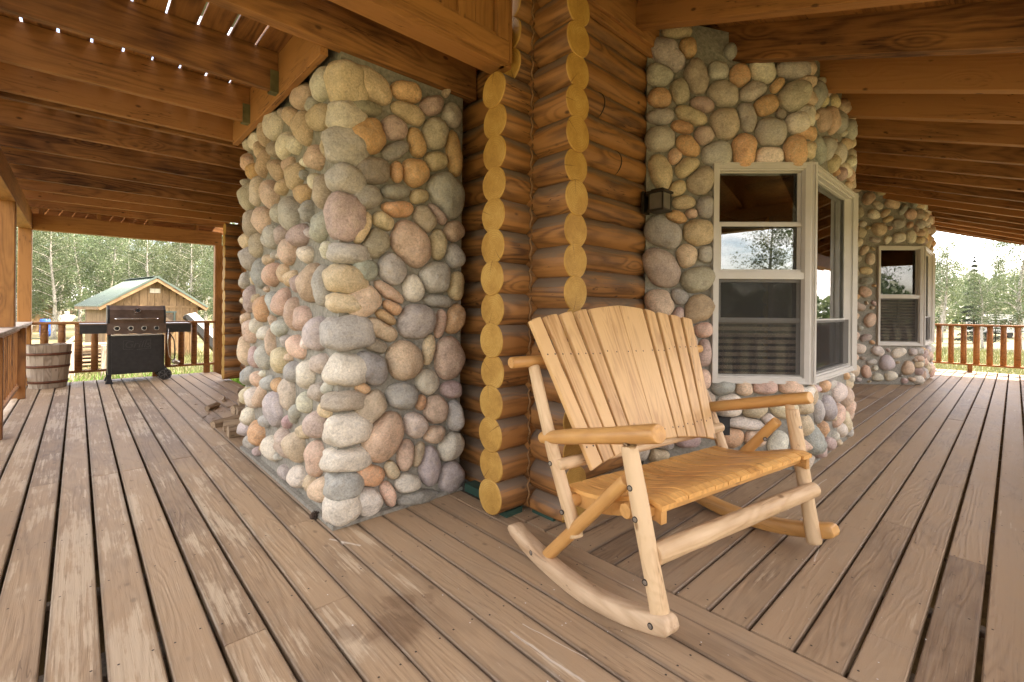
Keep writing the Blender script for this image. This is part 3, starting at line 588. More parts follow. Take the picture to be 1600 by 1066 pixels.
for k in range(-4, 14):
    c = .073+.1442*k+.072
    gap = .015 if k < 2 else (.0115 if k < 6 else .008)
    run('x', c, .1442-gap+rj.uniform(-.0015, .0015), 1.793, 13.15, cB.get(k, [6.0]))
mb = MB(); mb.add([(-.6, -.6, -.78), (13.1, -.6, -.78), (13.1, 9.6, -.78), (-.6, 9.6, -.78)], [(0, 1, 2, 3)]); e_ = mb.build('under_deck_shade', M_lump, None); e_['kind'] = 'structure'  # dark sheet added under the deck so the board gaps look shaded
# joists below, rim, nail heads
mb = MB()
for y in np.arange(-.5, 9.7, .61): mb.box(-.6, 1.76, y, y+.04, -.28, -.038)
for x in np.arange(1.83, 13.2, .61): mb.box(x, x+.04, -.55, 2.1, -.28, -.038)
mb.build('floor_joists', M_lump, deck)  # joists coloured dark to stand in for shade in the gaps
mb = MB(); mb.box(-.66, -.625, -.66, 9.67, -.3, -.002); mb.box(-.624, 1.9, 9.635, 9.67, -.3, -.002); mb.box(-.624, 13.19, -.66, -.625, -.3, -.002); mb.box(13.155, 13.19, -.624, 2.0, -.3, -.002)
mb.build('rim_board', M_rail, deck)
mb = MB(); rn = random.Random(9)
def nail(x, y, r=.0042): mb.add([(x+r*math.cos(a), y+r*math.sin(a), .0006) for a in (0, 1.05, 2.09, 3.14, 4.19, 5.24)], [(0, 1, 2, 3, 4, 5)])
for y in np.arange(-.48, 9.7, .61):
    for k in range(-5, 12):
        for q in (-.115, -.03): nail(.071+.1475*k+q+rn.uniform(-.008, .008), y+rn.uniform(-.015, .015))
for x in np.arange(1.85, 13.2, .61):
    for k in range(-3, 13):
        for q in (.03, .115): nail(x+rn.uniform(-.015, .015), .073+.1442*k+q+rn.uniform(-.008, .008))
mb.build('deck_nails', M_hole, deck)['kind'] = 'stuff'
mb = MB()
for _ in range(150):
    if rn.random() < .6: x, y = rn.uniform(1.0, 3.2), rn.uniform(.2, 2.2)
    else: x, y = rn.uniform(.2, 8), rn.uniform(.2, 2.0)
    s_ = rn.uniform(.0012, .0042); a = rn.uniform(0, 3)
    mb.add([(x+s_*math.cos(a+q)*rn.uniform(.6, 1), y+s_*math.sin(a+q), .0015) for q in (0, 1.6, 3.1, 4.6)], [(0, 1, 2, 3)])
tag(mb.build('paint_debris', M_white), 'tiny pale flecks scattered over the deck boards', kind='stuff')

# ------------------------------------------------------------ left ceiling: balcony floor
bal = thing('balcony', 'slatted balcony floor on heavy joists over the left porch', 'balcony', (.5, 5, 2.5))
JY = [3.165, 3.825]
for y in JY: plank('joist', (-.95, y, 2.62), (.905, y, 2.62), .05, .24, M_beam, bal)
plank('joist', (-.95, 2.41, 2.62), (1.87, 2.41, 2.62), .075, .24, M_beam, bal)
for y in (4.345, 4.495, 5.175, 5.845, 6.505, 7.205, 7.87, 8.52, 9.2): plank('joist', (-.95, y, 2.62), (1.9, y, 2.62), .05, .24, M_beam, bal)
plank('ledger', (.928, 2.452, 2.60), (.928, 4.315, 2.60), .04, .276, M_beam, bal)
M_galv = plain('galvanised', (.20, .20, .10), .5, metal=.6, var=.3)
for y in JY:
    mb = MB(); mb.box(.86, .908, y-.031, y-.027, 2.49, 2.62); mb.box(.86, .908, y+.027, y+.031, 2.49, 2.62); mb.box(.86, .908, y-.031, y+.031, 2.486, 2.490)
    mb.build('joist_hanger', M_galv, bal)
x = -.93; rb = random.Random(12)
while x < 1.82:
    w_ = .134+rb.uniform(-.002, .002); cut = rb.choice([4.5, 5.84, 7.2])
    for y0, y1 in ((1.96, cut-.002), (cut+.002, 9.95)): plank('ceiling_board', (x+w_/2, y0, 2.752), (x+w_/2, y1, 2.752), w_, .020, M_beam, bal)
    x += w_+(rb.choice((.012, .013, .014, .010)) if -.5 < x < .9 else rb.uniform(.002, .005))
# heavy beam with skirting panel at the balcony's near side
plank('beam', (-.95, 2.0, 2.62), (1.90, 2.0, 2.62), .125, .24, M_beam, bal)
plank('fascia', (-.95, 1.915, 2.565), (1.712, 1.915, 2.565), .042, .13, M_panel, bal)
plank('fascia', (-.95, 1.885, 2.552), (1.705, 1.885, 2.552), .018, .105, M_panel, bal)
x = -.9
while x < 1.55: 
    plank('panel_board', (x+.1, 1.922, 2.63), (x+.1, 1.922, 3.5), .198, .02, M_panel, bal, up=(0, 1, 0)); x += .2
for x in (-.2, .24, .68, 1.02, 1.30, 1.40): plank('batten', (x, 1.902, 2.61), (x, 1.902, 3.5), .045, .02, M_panel, bal, up=(0, 1, 0))
plank('corner_trim', (1.668, 1.895, 2.605), (1.668, 1.895, 3.5), .085, .035, M_panel, bal, up=(0, 1, 0))
plank('corner_trim', (1.722, 1.93, 2.50), (1.722, 1.93, 3.5), .10, .018, M_panel, bal, up=(1, 0, 0))
# outer beams and posts
plank('header', (-.56, -.5, 2.37), (-.56, 9.75, 2.37), .14, .25, M_panel, bal)
plank('header', (-.485, 9.68, 2.355), (1.87, 9.68, 2.355), .14, .23, M_panel, bal)
plank('end_board', (-.95, 9.9, 2.60), (1.95, 9.9, 2.60), .04, .27, M_beam, bal)
for x in (-.40, .23, .87, 1.50): plank('cripple', (x, 9.68, 2.474), (x, 9.68, 2.57), .05, .09, M_panel, bal, up=(0, 1, 0), ch=.002)
plank('top_plate', (-.48, 9.66, 2.52+.065), (1.86, 9.66, 2.585), .09, .03, M_beam, bal)
def post(x, y, z0, z1, lab):
    o = plank('porch_post', (x, y, z0), (x, y, z1), .14, .14, M_panel, None, up=(0, 1, 0), ch=.008); tag(o, lab, 'post', 'square wooden porch posts'); return o
post(-.56, 9.68, 0, 2.245, 'square corner post at the far end of the left porch')
post(-.56, 7.28, .915, 2.245, 'square post standing on the weathered rail cap at the left picture edge')
post(-.56, 4.88, .915, 2.245, 'square post on the left rail cap outside the view')
post(-.56, 2.4, .915, 2.245, 'square post on the left rail cap near the camera')
post(-.56, -.56, 0, 2.1, 'square corner post behind the camera')
post(1.84, 9.68, 0, 2.24, 'square post at the right end of the far left railing')
# ------------------------------------------------------------ right roof
rf = thing('porch_roof', 'sloping porch roof of stained rafters over the right porch', 'porch roof', (6, .5, 2.9))
sl = .338; rx = 2.86-.67*6
i = 0
while rx < 13.2:
    yt = 1.80 if rx > 1.6 else 1.80
    y1, y0 = yt, -1.0
    z1, z0 = BAYZ(y1)+.12, BAYZ(y0)+.12
    xb = rx+(.0)
    if not (rx < 1.7): plank('rafter', (xb, y0, z0), (xb, y1, z1), .085, .235, M_beam, rf, col=None)
    else: plank('rafter', (xb, y0, z0), (xb, 1.75, BAYZ(1.75)+.12), .085, .235, M_beam, rf)
    rx += .67
k = 0; y = -1.1
while y < 1.80:
    z = BAYZ(y+.14)+.26; ym, yM = y, y+.288
    plank('roof_board', (-1.1, (ym+yM)/2, z), (13.35, (ym+yM)/2, z), .29*1.055, .03, M_beam, rf, up=(0, -sl, 1)); y += .29  # unseen stretch over the near corner is added to block light
mb = MB(); mb.add([(-1.15, -1.15, BAYZ(-1.15)+.29), (13.4, -1.15, BAYZ(-1.15)+.29), (13.4, 1.9, BAYZ(1.9)+.29), (-1.15, 1.9, BAYZ(1.9)+.29)], [(0, 1, 2, 3)]); mb.build('metal_sheet', M_green, rf)
plank('ledger', (1.95, 1.822, 3.20), (13.1, 1.822, 3.20), .045, .25, M_beam, rf)
plank('ledger_trim', (1.95, 1.838, 3.045), (13.1, 1.838, 3.045), .03, .055, M_beam, rf)
plank('fascia', (-1.0, -1.02, BAYZ(-1.02)+.12), (13.25, -1.02, BAYZ(-1.02)+.12), .035, .25, M_beam, rf)
plank('barge_board', (13.25, -1.0, BAYZ(-1.0)+.13), (13.25, 1.85, BAYZ(1.85)+.13), .04, .25, M_beam, rf)
plank('header', (-.63, -.56, BAYZ(-.56)-.135), (13.1, -.56, BAYZ(-.56)-.135), .14, .24, M_panel, rf)
for x, q in zip((2.4, 5.0, 7.7, 10.4, 13.0), ('first', 'second', 'third', 'fourth', 'fifth')): post(x, -.56, 0, BAYZ(-.56)-.256, q+' square post along the outer edge of the right porch')
# ------------------------------------------------------------ railings
def rail_end(name, lab, p0, p1, cs, zt, feet, round_=True):
    r = thing(name, lab, 'railing', ((p0[0]+p1[0])/2, (p0[1]+p1[1])/2, 0))
    plank('top_rail', (p0[0], p0[1], zt-.02), (p1[0], p1[1], zt-.02), .09, .04, M_rail, r, ch=.006)
    plank('bottom_rail', (p0[0], p0[1], .150), (p1[0], p1[1], .150), .085, .035, M_rail, r, ch=.005)
    for x, y in cs:
        if round_:
            b_ = MB(); rr = .045*random.uniform(.94, 1.06); b_.tube([(0, 0, .168), (0, 0, .4), (0, 0, .65), (0, 0, zt-.041)], [rr, rr*1.03, rr, rr*.98], 14)
            b_.build('baluster', M_rail, r, Matrix.Translation((x, y, 0)))
        else: plank('baluster', (x, y, .168), (x, y, zt-.041), .034, .034, M_rail, r, up=(0, 1, 0))
    for x, y in feet: plank('foot_block', (x, y, 0), (x, y, .132), .09, .07, M_rail, r, up=(0, 1, 0))
    return r
rail_end('railing', 'low log railing across the far end of the left porch behind the grill', (-.485, 9.64), (1.77, 9.64), [(-.355+.183*k, 9.64) for k in range(12)], .905, [(.95, 9.64), (1.66, 9.64)])
rail_end('railing', 'log railing with round balusters closing the far right end of the porch', (13.0, -.49), (13.0, 1.75), [(13.0, 1.06-.1835*k+.367) for k in range(11)], .945, [(13.0, .60)])
r = rail_end('railing', 'long side railing on the left with flat weathered cap and square balusters', (-.56, -.48), (-.56, 9.60), [(-.56, y) for y in np.arange(-.3, 9.5, .19)], .872, [(-.56, y) for y in (1.2, 3.6, 6.1, 8.4)], False)
plank('rail_cap', (-.56, -.485, .892), (-.56, 7.6, .892), .165, .036, M_cap, r); plank('rail_cap', (-.56, 7.604, .892), (-.56, 9.605, .892), .165, .036, M_cap, r)
for y in (1.2, 3.6, 5.9, 8.3): plank('short_post', (-.50, y, .0), (-.50, y, .87), .07, .07, M_rail, r, up=(0, 1, 0))
rail_end('railing', 'outer railing of the right porch beside the camera, out of frame', (-.48, -.56), (12.9, -.56), [(x, -.56) for x in np.arange(-.3, 12.8, .1835)], .90, [(x, -.56) for x in (1.2, 3.6, 6.4, 9, 11.7)])
# ------------------------------------------------------------ log rocker (local frame: x = width, y = back, z = up)
CO = Vector((1.435, 1.075, 0)); ca = Vector((.988, -.156, 0)).normalized(); cb = UP.cross(ca)
MC = frame(ca, cb, UP, CO)
ch = link('rocking_chair', None, None, MC)
tag(ch, 'wide two-seat peeled log rocking chair with fanned slat back by the corner', 'rocking chair')
RS = .80
def pole(name, pts, rad, mat, n=18, seed=0, label=None, seg=.04, cut=None, flat=1.0):
    """peeled pole: slightly uneven round section along pts"""
    rad = [q*RS for q in rad]; P = [Vector(p) for p in pts]; L = [(P[i+1]-P[i]).length for i in range(len(P)-1)]; T = sum(L); m = max(3, int(T/seg))
    X = (P[-1]-P[0]).normalized(); ref = UP if abs(X.z) < .8 else Vector((0, 1, 0)); Yv = ref.cross(X).normalized(); Z = X.cross(Yv)
    Ml = frame(X, Yv, Z, (P[0]+P[-1])/2); Mi = Ml.inverted()
    V = []; ts = [0, .004/T, .016/T]+[i/m for i in range(1, m)]+[1-.016/T, 1-.004/T, 1]; es = {0: .88, 1: .965, 2: 1, len(ts)-1: .88, len(ts)-2: .965, len(ts)-3: 1}
    def at(t):
        d = t*T
        for i, l in enumerate(L):
            if d <= l+1e-9 or i == len(L)-1: return P[i].lerp(P[i+1], d/l)
            d -= l
    for i, t in enumerate(ts):
        c = Mi @ at(t); q = t*(len(rad)-1); j = min(int(q), len(rad)-2); r_ = rad[j]+(rad[j+1]-rad[j])*(q-j)
        for k in range(n):
            a = 2*math.pi*k/n; nn = 1+.07*mn.noise(Vector((t*T*5+seed*7.3, math.cos(a), math.sin(a))))+.035*mn.noise(Vector((t*T*16+seed, math.cos(a)*2, math.sin(a)*2)))
            V.append((c.x, c.y+math.cos(a)*r_*nn*es.get(i, 1)*flat, c.z+math.sin(a)*r_*nn*es.get(i, 1)))
    M_ = len(ts); Fc = [(i*n+k, i*n+(k+1) % n, (i+1)*n+(k+1) % n, (i+1)*n+k)[::-1] for i in range(M_-1) for k in range(n)]; sm = [True]*len(Fc)
    Fc += [tuple(range(n)), tuple(range((M_-1)*n, M_*n))[::-1]]; sm += [False]*2
    me = mesh(name, V, Fc, sm); o = link(name, me, ch, MC @ Ml, mat)
    if label: o['label'] = label
    return o
def rocker(x, mat, seed):
    MBk = MB(); pts = []; s0, Rr = .169, 1.24; w2 = .034; n = 26
    V = []
    SS = [-.335, -.331, -.322, -.305]+[-.29+.86*j/(n-7) for j in range(n-6)]+[.585, .597, .600]
    for i in range(n+1):
        s = SS[i]; z = (s-s0)**2/(2*Rr); sl_ = (s-s0)/Rr; hh = .064*(1-.12*max(0, (s-.3)/.3))
        e = 1.0; off = 0
        e = {0: .42, 1: .72, 2: .9, n: .25, n-1: .5, n-2: .8}.get(i, 1)
        wob = .003*mn.noise(Vector((s*6, seed, 0)))
        nx = Vector((0, -sl_, 1)).normalized(); c = Vector((x, s, z))+nx*hh/2
        for (a, b_) in ((-1, -1), (-.8, -1.0), (.8, -1.0), (1, -.8), (1, .8), (.75, 1.0), (-.75, 1.0), (-1, .8)):
            if (a, b_) == (-1, -1): a, b_ = -1, -.8
            V.append(c+Vector((a*(w2+wob), 0, 0))+nx*(b_*hh/2*e))
    Fc = [(i*8+k, i*8+(k+1) % 8, (i+1)*8+(k+1) % 8, (i+1)*8+k) for i in range(n) for k in range(8)]+[tuple(range(8))[::-1], tuple(range(n*8, n*8+8))]
    Mo_ = MC @ frame((0, 1, 0), (-1, 0, 0), (0, 0, 1), (x, .1, .05)); Mi = (frame((0, 1, 0), (-1, 0, 0), (0, 0, 1), (x, .1, .05))).inverted()
    me = mesh('rocker', [Mi @ v for v in V], Fc, [True]*(n*8)+[False]*2)
    o = link('rocker', me, ch, Mo_, mat); return o
rocker(.034, M_rock, 1); rocker(1.236, M_arm, 5)
XL, XR = .040, 1.222
for x, sd_, mt in ((XL, 1, M_pole), (XR, 2, M_pole)):
    pole('front_leg', [(x-(0 if x < .5 else .03), -.275 if x < .5 else -.252, .128 if x < .5 else .052), (x, -.13, .665)], [.041, .040, .040, .040, .038], mt, seed=sd_)
pole('tenon', [(XL, -.137, .655), (XL, -.13, .70)], [.033, .031], M_pole, seed=3); pole('tenon', [(XR, -.126, .63), (XR, -.118, .70)], [.026, .026], M_pole, seed=4)
pole('armrest', [(XL, .375, .578), (XL, -.262, .737)], [.034, .038, .040, .042, .043], M_arm, seed=5, seg=.03, flat=1.12)
pole('armrest', [(XR, .39, .578), (XR, -.215, .737)], [.034, .037, .038, .037, .037], M_arm, seed=6, seg=.03, flat=1.12)
pole('rear_leg', [(XL+.012, .155, .215), (XL, .30, .53), (XL, .447, .890)], [.037, .036, .035, .034], M_pole, seed=7)
pole('rear_leg', [(XR-.012, .155, .195), (XR, .30, .53), (XR, .462, .880)], [.037, .036, .035, .034], M_pole, seed=8)
pole('brace', [(XL+.004, .345, .055), (XL+.006, -.115, .535)], [.034, .033, .032, .031], M_arm, seed=9)
pole('brace', [(XR-.004, .395, .045), (XR-.03, -.075, .60)], [.034, .033, .032, .031], M_arm, seed=10)
pole('back_rail', [(-.085, .452, .912), (1.345, .470, .918)], [.033, .032, .030, .031, .031], M_arm, seed=11)
pole('back_rail', [(.03, .258, .487), (1.24, .262, .49)], [.032, .034, .034, .033], M_pole, seed=12)
pole('stretcher', [(.055, -.235, .315), (1.215, -.235, .30)], [.044, .046, .045, .044], M_pole, seed=13)
pole('seat_rail', [(.055, -.10, .415), (1.215, -.10, .415)], [.036, .036, .036], M_arm, seed=14)
pole('seat_rail', [(.055, .215, .342), (1.215, .215, .342)], [.036, .036, .036], M_arm, seed=15)
# back slats
q0 = Vector((0, .213, .455)); q1 = Vector((0, .492, 1.12)); dv = (q1-q0); nrm = Vector((0, dv.z, -dv.y)).normalized()*-1    # towards the sitter
tops = [(-.002, 1.083), (.088, 1.102), (.191, 1.116), (.290, 1.128), (.390, 1.141), (.62, 1.163), (.812, 1.145), (.908, 1.127), (1.016, 1.115), (1.120, 1.100), (1.225, 1.085)]
bots = [(.151, .457), (.224, .470), (.312, .482), (.398, .493), (.480, .498), (.62, .512), (.700, .506), (.772, .503), (.838, .500), (.912, .492), (1.060, .469)]
bots = [(.151, .452), (.226, .470), (.302, .483), (.378, .494), (.452, .502), (.605, .508), (.757, .502), (.832, .494), (.908, .483), (.984, .470), (1.060, .452)]
def onp(x, z): t = (z-q0.z)/dv.z; return Vector((x, q0.y+dv.y*t, z))
gp = .0075
for i in range(10):
    g0 = .0005 if i == 5 else gp; g1 = .0005 if i == 4 else gp
    g0, g1 = g0*1.7, g1*1.7; a, b_, c, d = onp(bots[i][0]+g0*.3, bots[i][1]), onp(bots[i+1][0]-g1*.3, bots[i+1][1]), onp(tops[i+1][0]-g1, tops[i+1][1]), onp(tops[i][0]+g0, tops[i][1])
    cen = (a+b_+c+d)/4; X = ((c+d)-(a+b_)).normalized(); Yv = nrm.cross(X).normalized(); Ml = frame(X, Yv, nrm, cen); Mi = Ml.inverted()
    def arc(p, q, bulge, n=5): return [p.lerp(q, k/n)+(dv.normalized()*bulge*math.sin(math.pi*k/n)*.25) for k in range(n+1)]
    outl = arc(a, b_, .0)+arc(c, d, .014)
    outl = [Mi @ v for v in outl]; n = len(outl); cn = sum(outl, Vector())/n; V = []
    for (h, sh) in ((.001, .0), (.0185, .0), (.022, .004)):
        for v in outl:
            dd = (v-cn); V.append((v.x-math.copysign(min(sh, abs(dd.x)), dd.x), v.y-math.copysign(min(sh*.8, abs(dd.y)), dd.y), h+.022))
    Fc = [(r_*n+k, r_*n+(k+1) % n, (r_+1)*n+(k+1) % n, (r_+1)*n+k) for r_ in range(2) for k in range(n)]+[tuple(range(n))[::-1], tuple(range(2*n, 3*n))]
    link('back_slat', mesh('back_slat', V, Fc), ch, MC @ Ml, M_pine)
mb = MB(); rr_ = random.Random(2)
def screw(p, r=.0042, nn=None):
    nn = nn or nrm; p = p+nn*.0452; a_ = nn.cross(Vector((1, 0, 0))).normalized(); b2 = nn.cross(a_)
    mb.add([p+a_*r*math.cos(t_)+b2*r*math.sin(t_) for t_ in np.linspace(0, 2*math.pi, 8, endpoint=False)], [tuple(range(8))])
for i in range(10):
    for zz in (.925, .548):
        t_ = (zz-.47)/(.63); x0 = bots[i][0]+(tops[i][0]-bots[i][0])*t_; x1 = bots[i+1][0]+(tops[i+1][0]-bots[i+1][0])*t_
        for f in ((.25, .75) if i not in (4, 5) else (.15, .45, .85)): screw(onp(x0+(x1-x0)*f, zz+rr_.uniform(-.008, .008)))
mb.build('screw_heads', M_hole, ch, MC)['kind'] = 'stuff'
# seat slats, scooped
prof = [(.262, .390), (.20, .389), (.14, .394), (.08, .405), (.02, .421), (-.04, .440), (-.09, .457), (-.13, .470), (-.165, .478), (-.195, .480), (-.222, .475)]
ns = 13; sx0, sx1 = .088, 1.205; sw = (sx1-sx0)/ns
for i in range(ns):
    x0, x1 = sx0+sw*i+.0025, sx0+sw*(i+1)-.0025; V = []; rs_ = random.Random(i); ex = rs_.uniform(-.002, .002)+(.014 if i == 0 else 0)+(.01 if i == ns-1 else 0); hz_ = rs_.uniform(-.0015, .0015)
    c0 = Vector(((x0+x1)/2, .03, .42)); Ml = frame((0, 1, 0), (-1, 0, 0), (0, 0, 1), c0); Mi = Ml.inverted()
    pf = prof[:-1]+[(prof[-1][0]-ex, prof[-1][1]-.004)]
    sc_ = [0, .0, .0]
    for j, (y, z) in enumerate(pf):
        for (x, dz) in ((x0, -.017), (x0, -.003), (x0+.003, 0), ((x0+x1)/2, .0012), (x1-.003, 0), (x1, -.003), (x1, -.017)):
            V.append(Mi @ Vector((x, y, z+dz+hz_)))
    m_ = 7; n = len(pf); Fc = [(j*m_+k, j*m_+(k+1) % m_, (j+1)*m_+(k+1) % m_, (j+1)*m_+k)[::-1] for j in range(n-1) for k in range(m_)]+[tuple(range(m_)), tuple(range((n-1)*m_, n*m_))[::-1]]
    link('seat_slat', mesh('seat_slat', V, Fc), ch, MC @ Ml, M_seat)
o_ = plank('front_apron', MC @ Vector((.07, -.172, .438)), MC @ Vector((1.205, -.172, .438)), .045, .042, M_arm, ch, ch=.008)
for x in (.105, 1.17):
    V = []; 
    b_ = MB(); b_.add([(x+dx, y, z-.021-dz) for dx in (0, .03) for dz in (0, .055) for y, z in prof], [(j, j+1, 11+j+1, 11+j) for j in range(10)]+[(22+j+1, 22+j, 33+j, 33+j+1) for j in range(10)]+[(j+1, j, 22+j, 22+j+1) for j in range(10)]+[(11+j, 11+j+1, 33+j+1, 33+j) for j in range(10)]+[(0, 11, 33, 22), (21, 10, 32, 43)])
    b_.build('seat_bearer', M_arm, ch, MC)
def bolt(p, d, r=.0095):
    d = Vector(d).normalized(); b_ = MB(); p = Vector(p); b_.tube([p-d*.004, p+d*.0004], r*1.12, 12, mi=1); b_.tube([p+d*.0003, p+d*.0018], [r*.8, r*.62], 10)
    b_.build('bolt', [M_bolt, M_hole], ch, MC)
for y, z in ((-.165, .53), (-.19, .43), (-.235, .235)): bolt((XL-.034, y, z), (-1, -.25, 0))
bolt((-.002, -.265, .108), (-1, 0, 0)); bolt((-.002, .40, .060), (-1, 0, 0))
for y, z in ((.285, .49), (.205, .31)): bolt((XL-.030, y, z), (-1, -.2, 0))
bolt((XR-.045, -.248-.020, .082), (-.45, -1, 0)); bolt((XR-.012, -.150-.026, .585), (-.3, -1, .2)); bolt((XR-.030, .36, .075), (-1, -.4, .2)); bolt((XR-.06, -.03, .50), (-1, -.5, 0))

# ------------------------------------------------------------ grill
gr = thing('gas_grill', 'black and bronze four-burner gas grill at the far end of the left porch', 'gas grill', (.66, 9.3, 0))
Y0 = 9.06
mb = MB(); mb.box(.33, 1.0, Y0+.02, Y0+.47, .13, .70); mb.build('cabinet', M_black, gr)
mb = MB(); mb.box(.37, .965, Y0+.004, Y0+.019, .16, .695); mb.build('door', M_black, gr)
mb = MB(); pr_ = [(Y0+.0, .885), (Y0-.015, .97), (Y0+.02, 1.09), (Y0+.10, 1.155), (Y0+.36, 1.155), (Y0+.45, 1.05), (Y0+.47, .885)]
mbm = MB(); n = len(pr_); V = [(.345, y, z) for y, z in pr_]+[(.985, y, z) for y, z in pr_]
mbm.add(V, [(i, n+i, n+(i+1) % n, (i+1) % n) for i in range(n)]); mbm.build('hood', M_steel, gr)
for x0, x1 in ((.318, .345), (.985, 1.012)):
    mbm = MB(); V = [(x0, y-.004*(i < 3), z+.004) for i, (y, z) in enumerate(pr_)]+[(x1, y-.004*(i < 3), z+.004) for i, (y, z) in enumerate(pr_)]
    mbm.add(V, [(i, n+i, n+(i+1) % n, (i+1) % n) for i in range(n)]+[tuple(range(n)), tuple(range(n, 2*n))[::-1]]); mbm.build('hood_side', M_black, gr)
mb = MB(); mb.add([(.315, Y0-.04, .735), (1.015, Y0-.04, .735), (1.015, Y0-.01, .888), (.315, Y0-.01, .888), (.315, Y0+.45, .735), (1.015, Y0+.45, .735), (1.015, Y0+.45, .888), (.315, Y0+.45, .888)], [(0, 1, 2, 3), (4, 7, 6, 5), (3, 2, 6, 7), (0, 4, 5, 1), (0, 3, 7, 4), (1, 5, 6, 2)]); mb.build('control_panel', M_steel, gr)
mb = MB(); mb.box(.36, .975, Y0-.02, Y0+.01, .705, .728); mb.build('drip_edge', M_chrome, gr)
for x in (.425, .585, .742, .893):
    k = MB(); k.tube([(0, -.004, 0), (0, -.010, 0)], .036, 16); kk = k.build('knob_bezel', M_chrome, gr, Matrix.Translation((x, Y0-.026, .815)))
    k = MB(); k.tube([(0, -.010, 0), (0, -.040, 0)], [.026, .022], 14); k.box(-.005, .005, -.047, -.035, -.02, .02); k.build('knob', M_plastic, kk, Matrix.Translation((x, Y0-.026, .815)))
mb = MB(); mb.tube([(.40, Y0-.012, .958), (.41, Y0-.055, .958), (.43, Y0-.06, .958), (.88, Y0-.06, .958), (.90, Y0-.055, .958), (.91, Y0-.012, .958)], .012, 10); mb.build('handle', M_chrome, gr)
mb = MB(); mb.tube([(.665, Y0+.008, 1.075), (.665, Y0-.012, 1.083)], .040, 20); k = mb.build('thermometer', M_chrome, gr); mb = MB(); mb.tube([(.665, Y0-.012, 1.083), (.665, Y0-.014, 1.084)], .031, 20); mb.build('dial', M_plastic, k)
mb = MB(); mb.tube([(.665+.04*math.cos(a), Y0-.013+.012*math.sin(a), 1.022+.008*math.sin(a)) for a in np.linspace(math.pi, 2*math.pi, 7)], .003, 5); mb.build('badge', M_chrome, gr)
for x0, x1 in ((.02, .312), (1.018, 1.335)):
    s_ = MB(); s_.box(x0, x1, Y0-.03, Y0+.40, .745, .87); s_.box(x0-.004, x1, Y0-.036, Y0+.41, .871, .889, 1); s_.build('side_shelf', [M_black, M_steel], gr)
for x, y in ((.345, Y0+.02), (.345, Y0+.43)):
    s_ = MB(); s_.box(x-.025, x+.025, y-.02, y+.02, .045, .14); s_.add([(x-.045, y-.04, 0), (x+.045, y-.04, 0), (x+.045, y+.04, 0), (x-.045, y+.04, 0), (x-.028, y-.024, .06), (x+.028, y-.024, .06), (x+.028, y+.024, .06), (x-.028, y+.024, .06)], [(3, 2, 1, 0), (4, 5, 6, 7), (0, 1, 5, 4), (1, 2, 6, 5), (2, 3, 7, 6), (3, 0, 4, 7)]); s_.build('leg', M_plastic, gr)
for y in (Y0-.01, Y0+.44):
    wv = MB(); wv.tube([(1.01, y, .088), (1.01, y+.035, .088)], .086, 26); wo_ = wv.build('wheel', M_plastic, gr)
    s_ = MB()
    for k in range(7): a = k*math.pi*2/7; s_.tube([(1.01+.018*math.cos(a), y-.004, .088+.018*math.sin(a)), (1.01+.066*math.cos(a), y-.004, .088+.066*math.sin(a))], .006, 6)
    s_.tube([(1.01, y-.008, .088), (1.01, y, .088)], .020, 12)
    s_.tube([(1.01+.072*math.cos(a), y-.003, .088+.072*math.sin(a)) for a in np.linspace(0, 2*math.pi, 25)], .005, 6, cap=False); s_.build('spokes', plain('wheel_grey', (.09, .085, .08), .5), wo_)
def text(name, body, size, M, mat, parent, ext=.002, italic=0):
    cu = bpy.data.curves.new(name, 'FONT'); cu.body = body; cu.size = size; cu.extrude = ext; cu.align_x = 'CENTER'; cu.align_y = 'CENTER'; cu.shear = italic; 
    tmp = bpy.data.objects.new('tmp', cu); me = bpy.data.meshes.new_from_object(tmp); bpy.data.objects.remove(tmp); me.materials.clear(); me.materials.append(mat)
    return link(name, me, parent, M)
M_emb = plain('embossed_black', (.055, .052, .048), .4)
MT = frame((1, 0, 0), (0, 0, 1), (0, -1, 0), (.665, Y0+.003, .565))
text('emblem', 'Grills', .145, MT, M_emb, gr, italic=.25)
mb = MB()
for (a, b2, c, d) in ((.50, .585, .625, .631), (.745, .83, .625, .631), (.50, .506, .50, .631), (.824, .83, .50, .631), (.50, .62, .494, .500), (.76, .83, .494, .500)): mb.box(a, b2, Y0+.0, Y0+.004, c, d)
mb.tube([(.66, Y0+.003, .488), (.74, Y0+.001, .50), (.80, Y0+.001, .515)], .003, 5); mb.build('emblem_frame', M_emb, gr)
mb = MB(); mb.tube([(1.04, Y0+.05, .86), (1.045, Y0-.04, .80), (1.03, Y0-.05, .60), (1.05, Y0-.03, .38), (1.10, Y0+.02, .30)], .006, 6); mb.tube([(1.02, Y0+.0, .72), (1.08, Y0, .70), (1.12, Y0, .62), (1.13, Y0, .45), (1.13, Y0+.02, .32)], .009, 7, mi=1); mb.build('gas_hose', [M_chrome, M_plastic], gr)
mb = MB(); mb.tube([(1.10, Y0+.02, .29), (1.19, Y0+.02, .25)], .030, 12); mb.tube([(1.13, Y0, .33), (1.13, Y0, .24)], .014, 8); mb.build('regulator', M_bolt, gr)

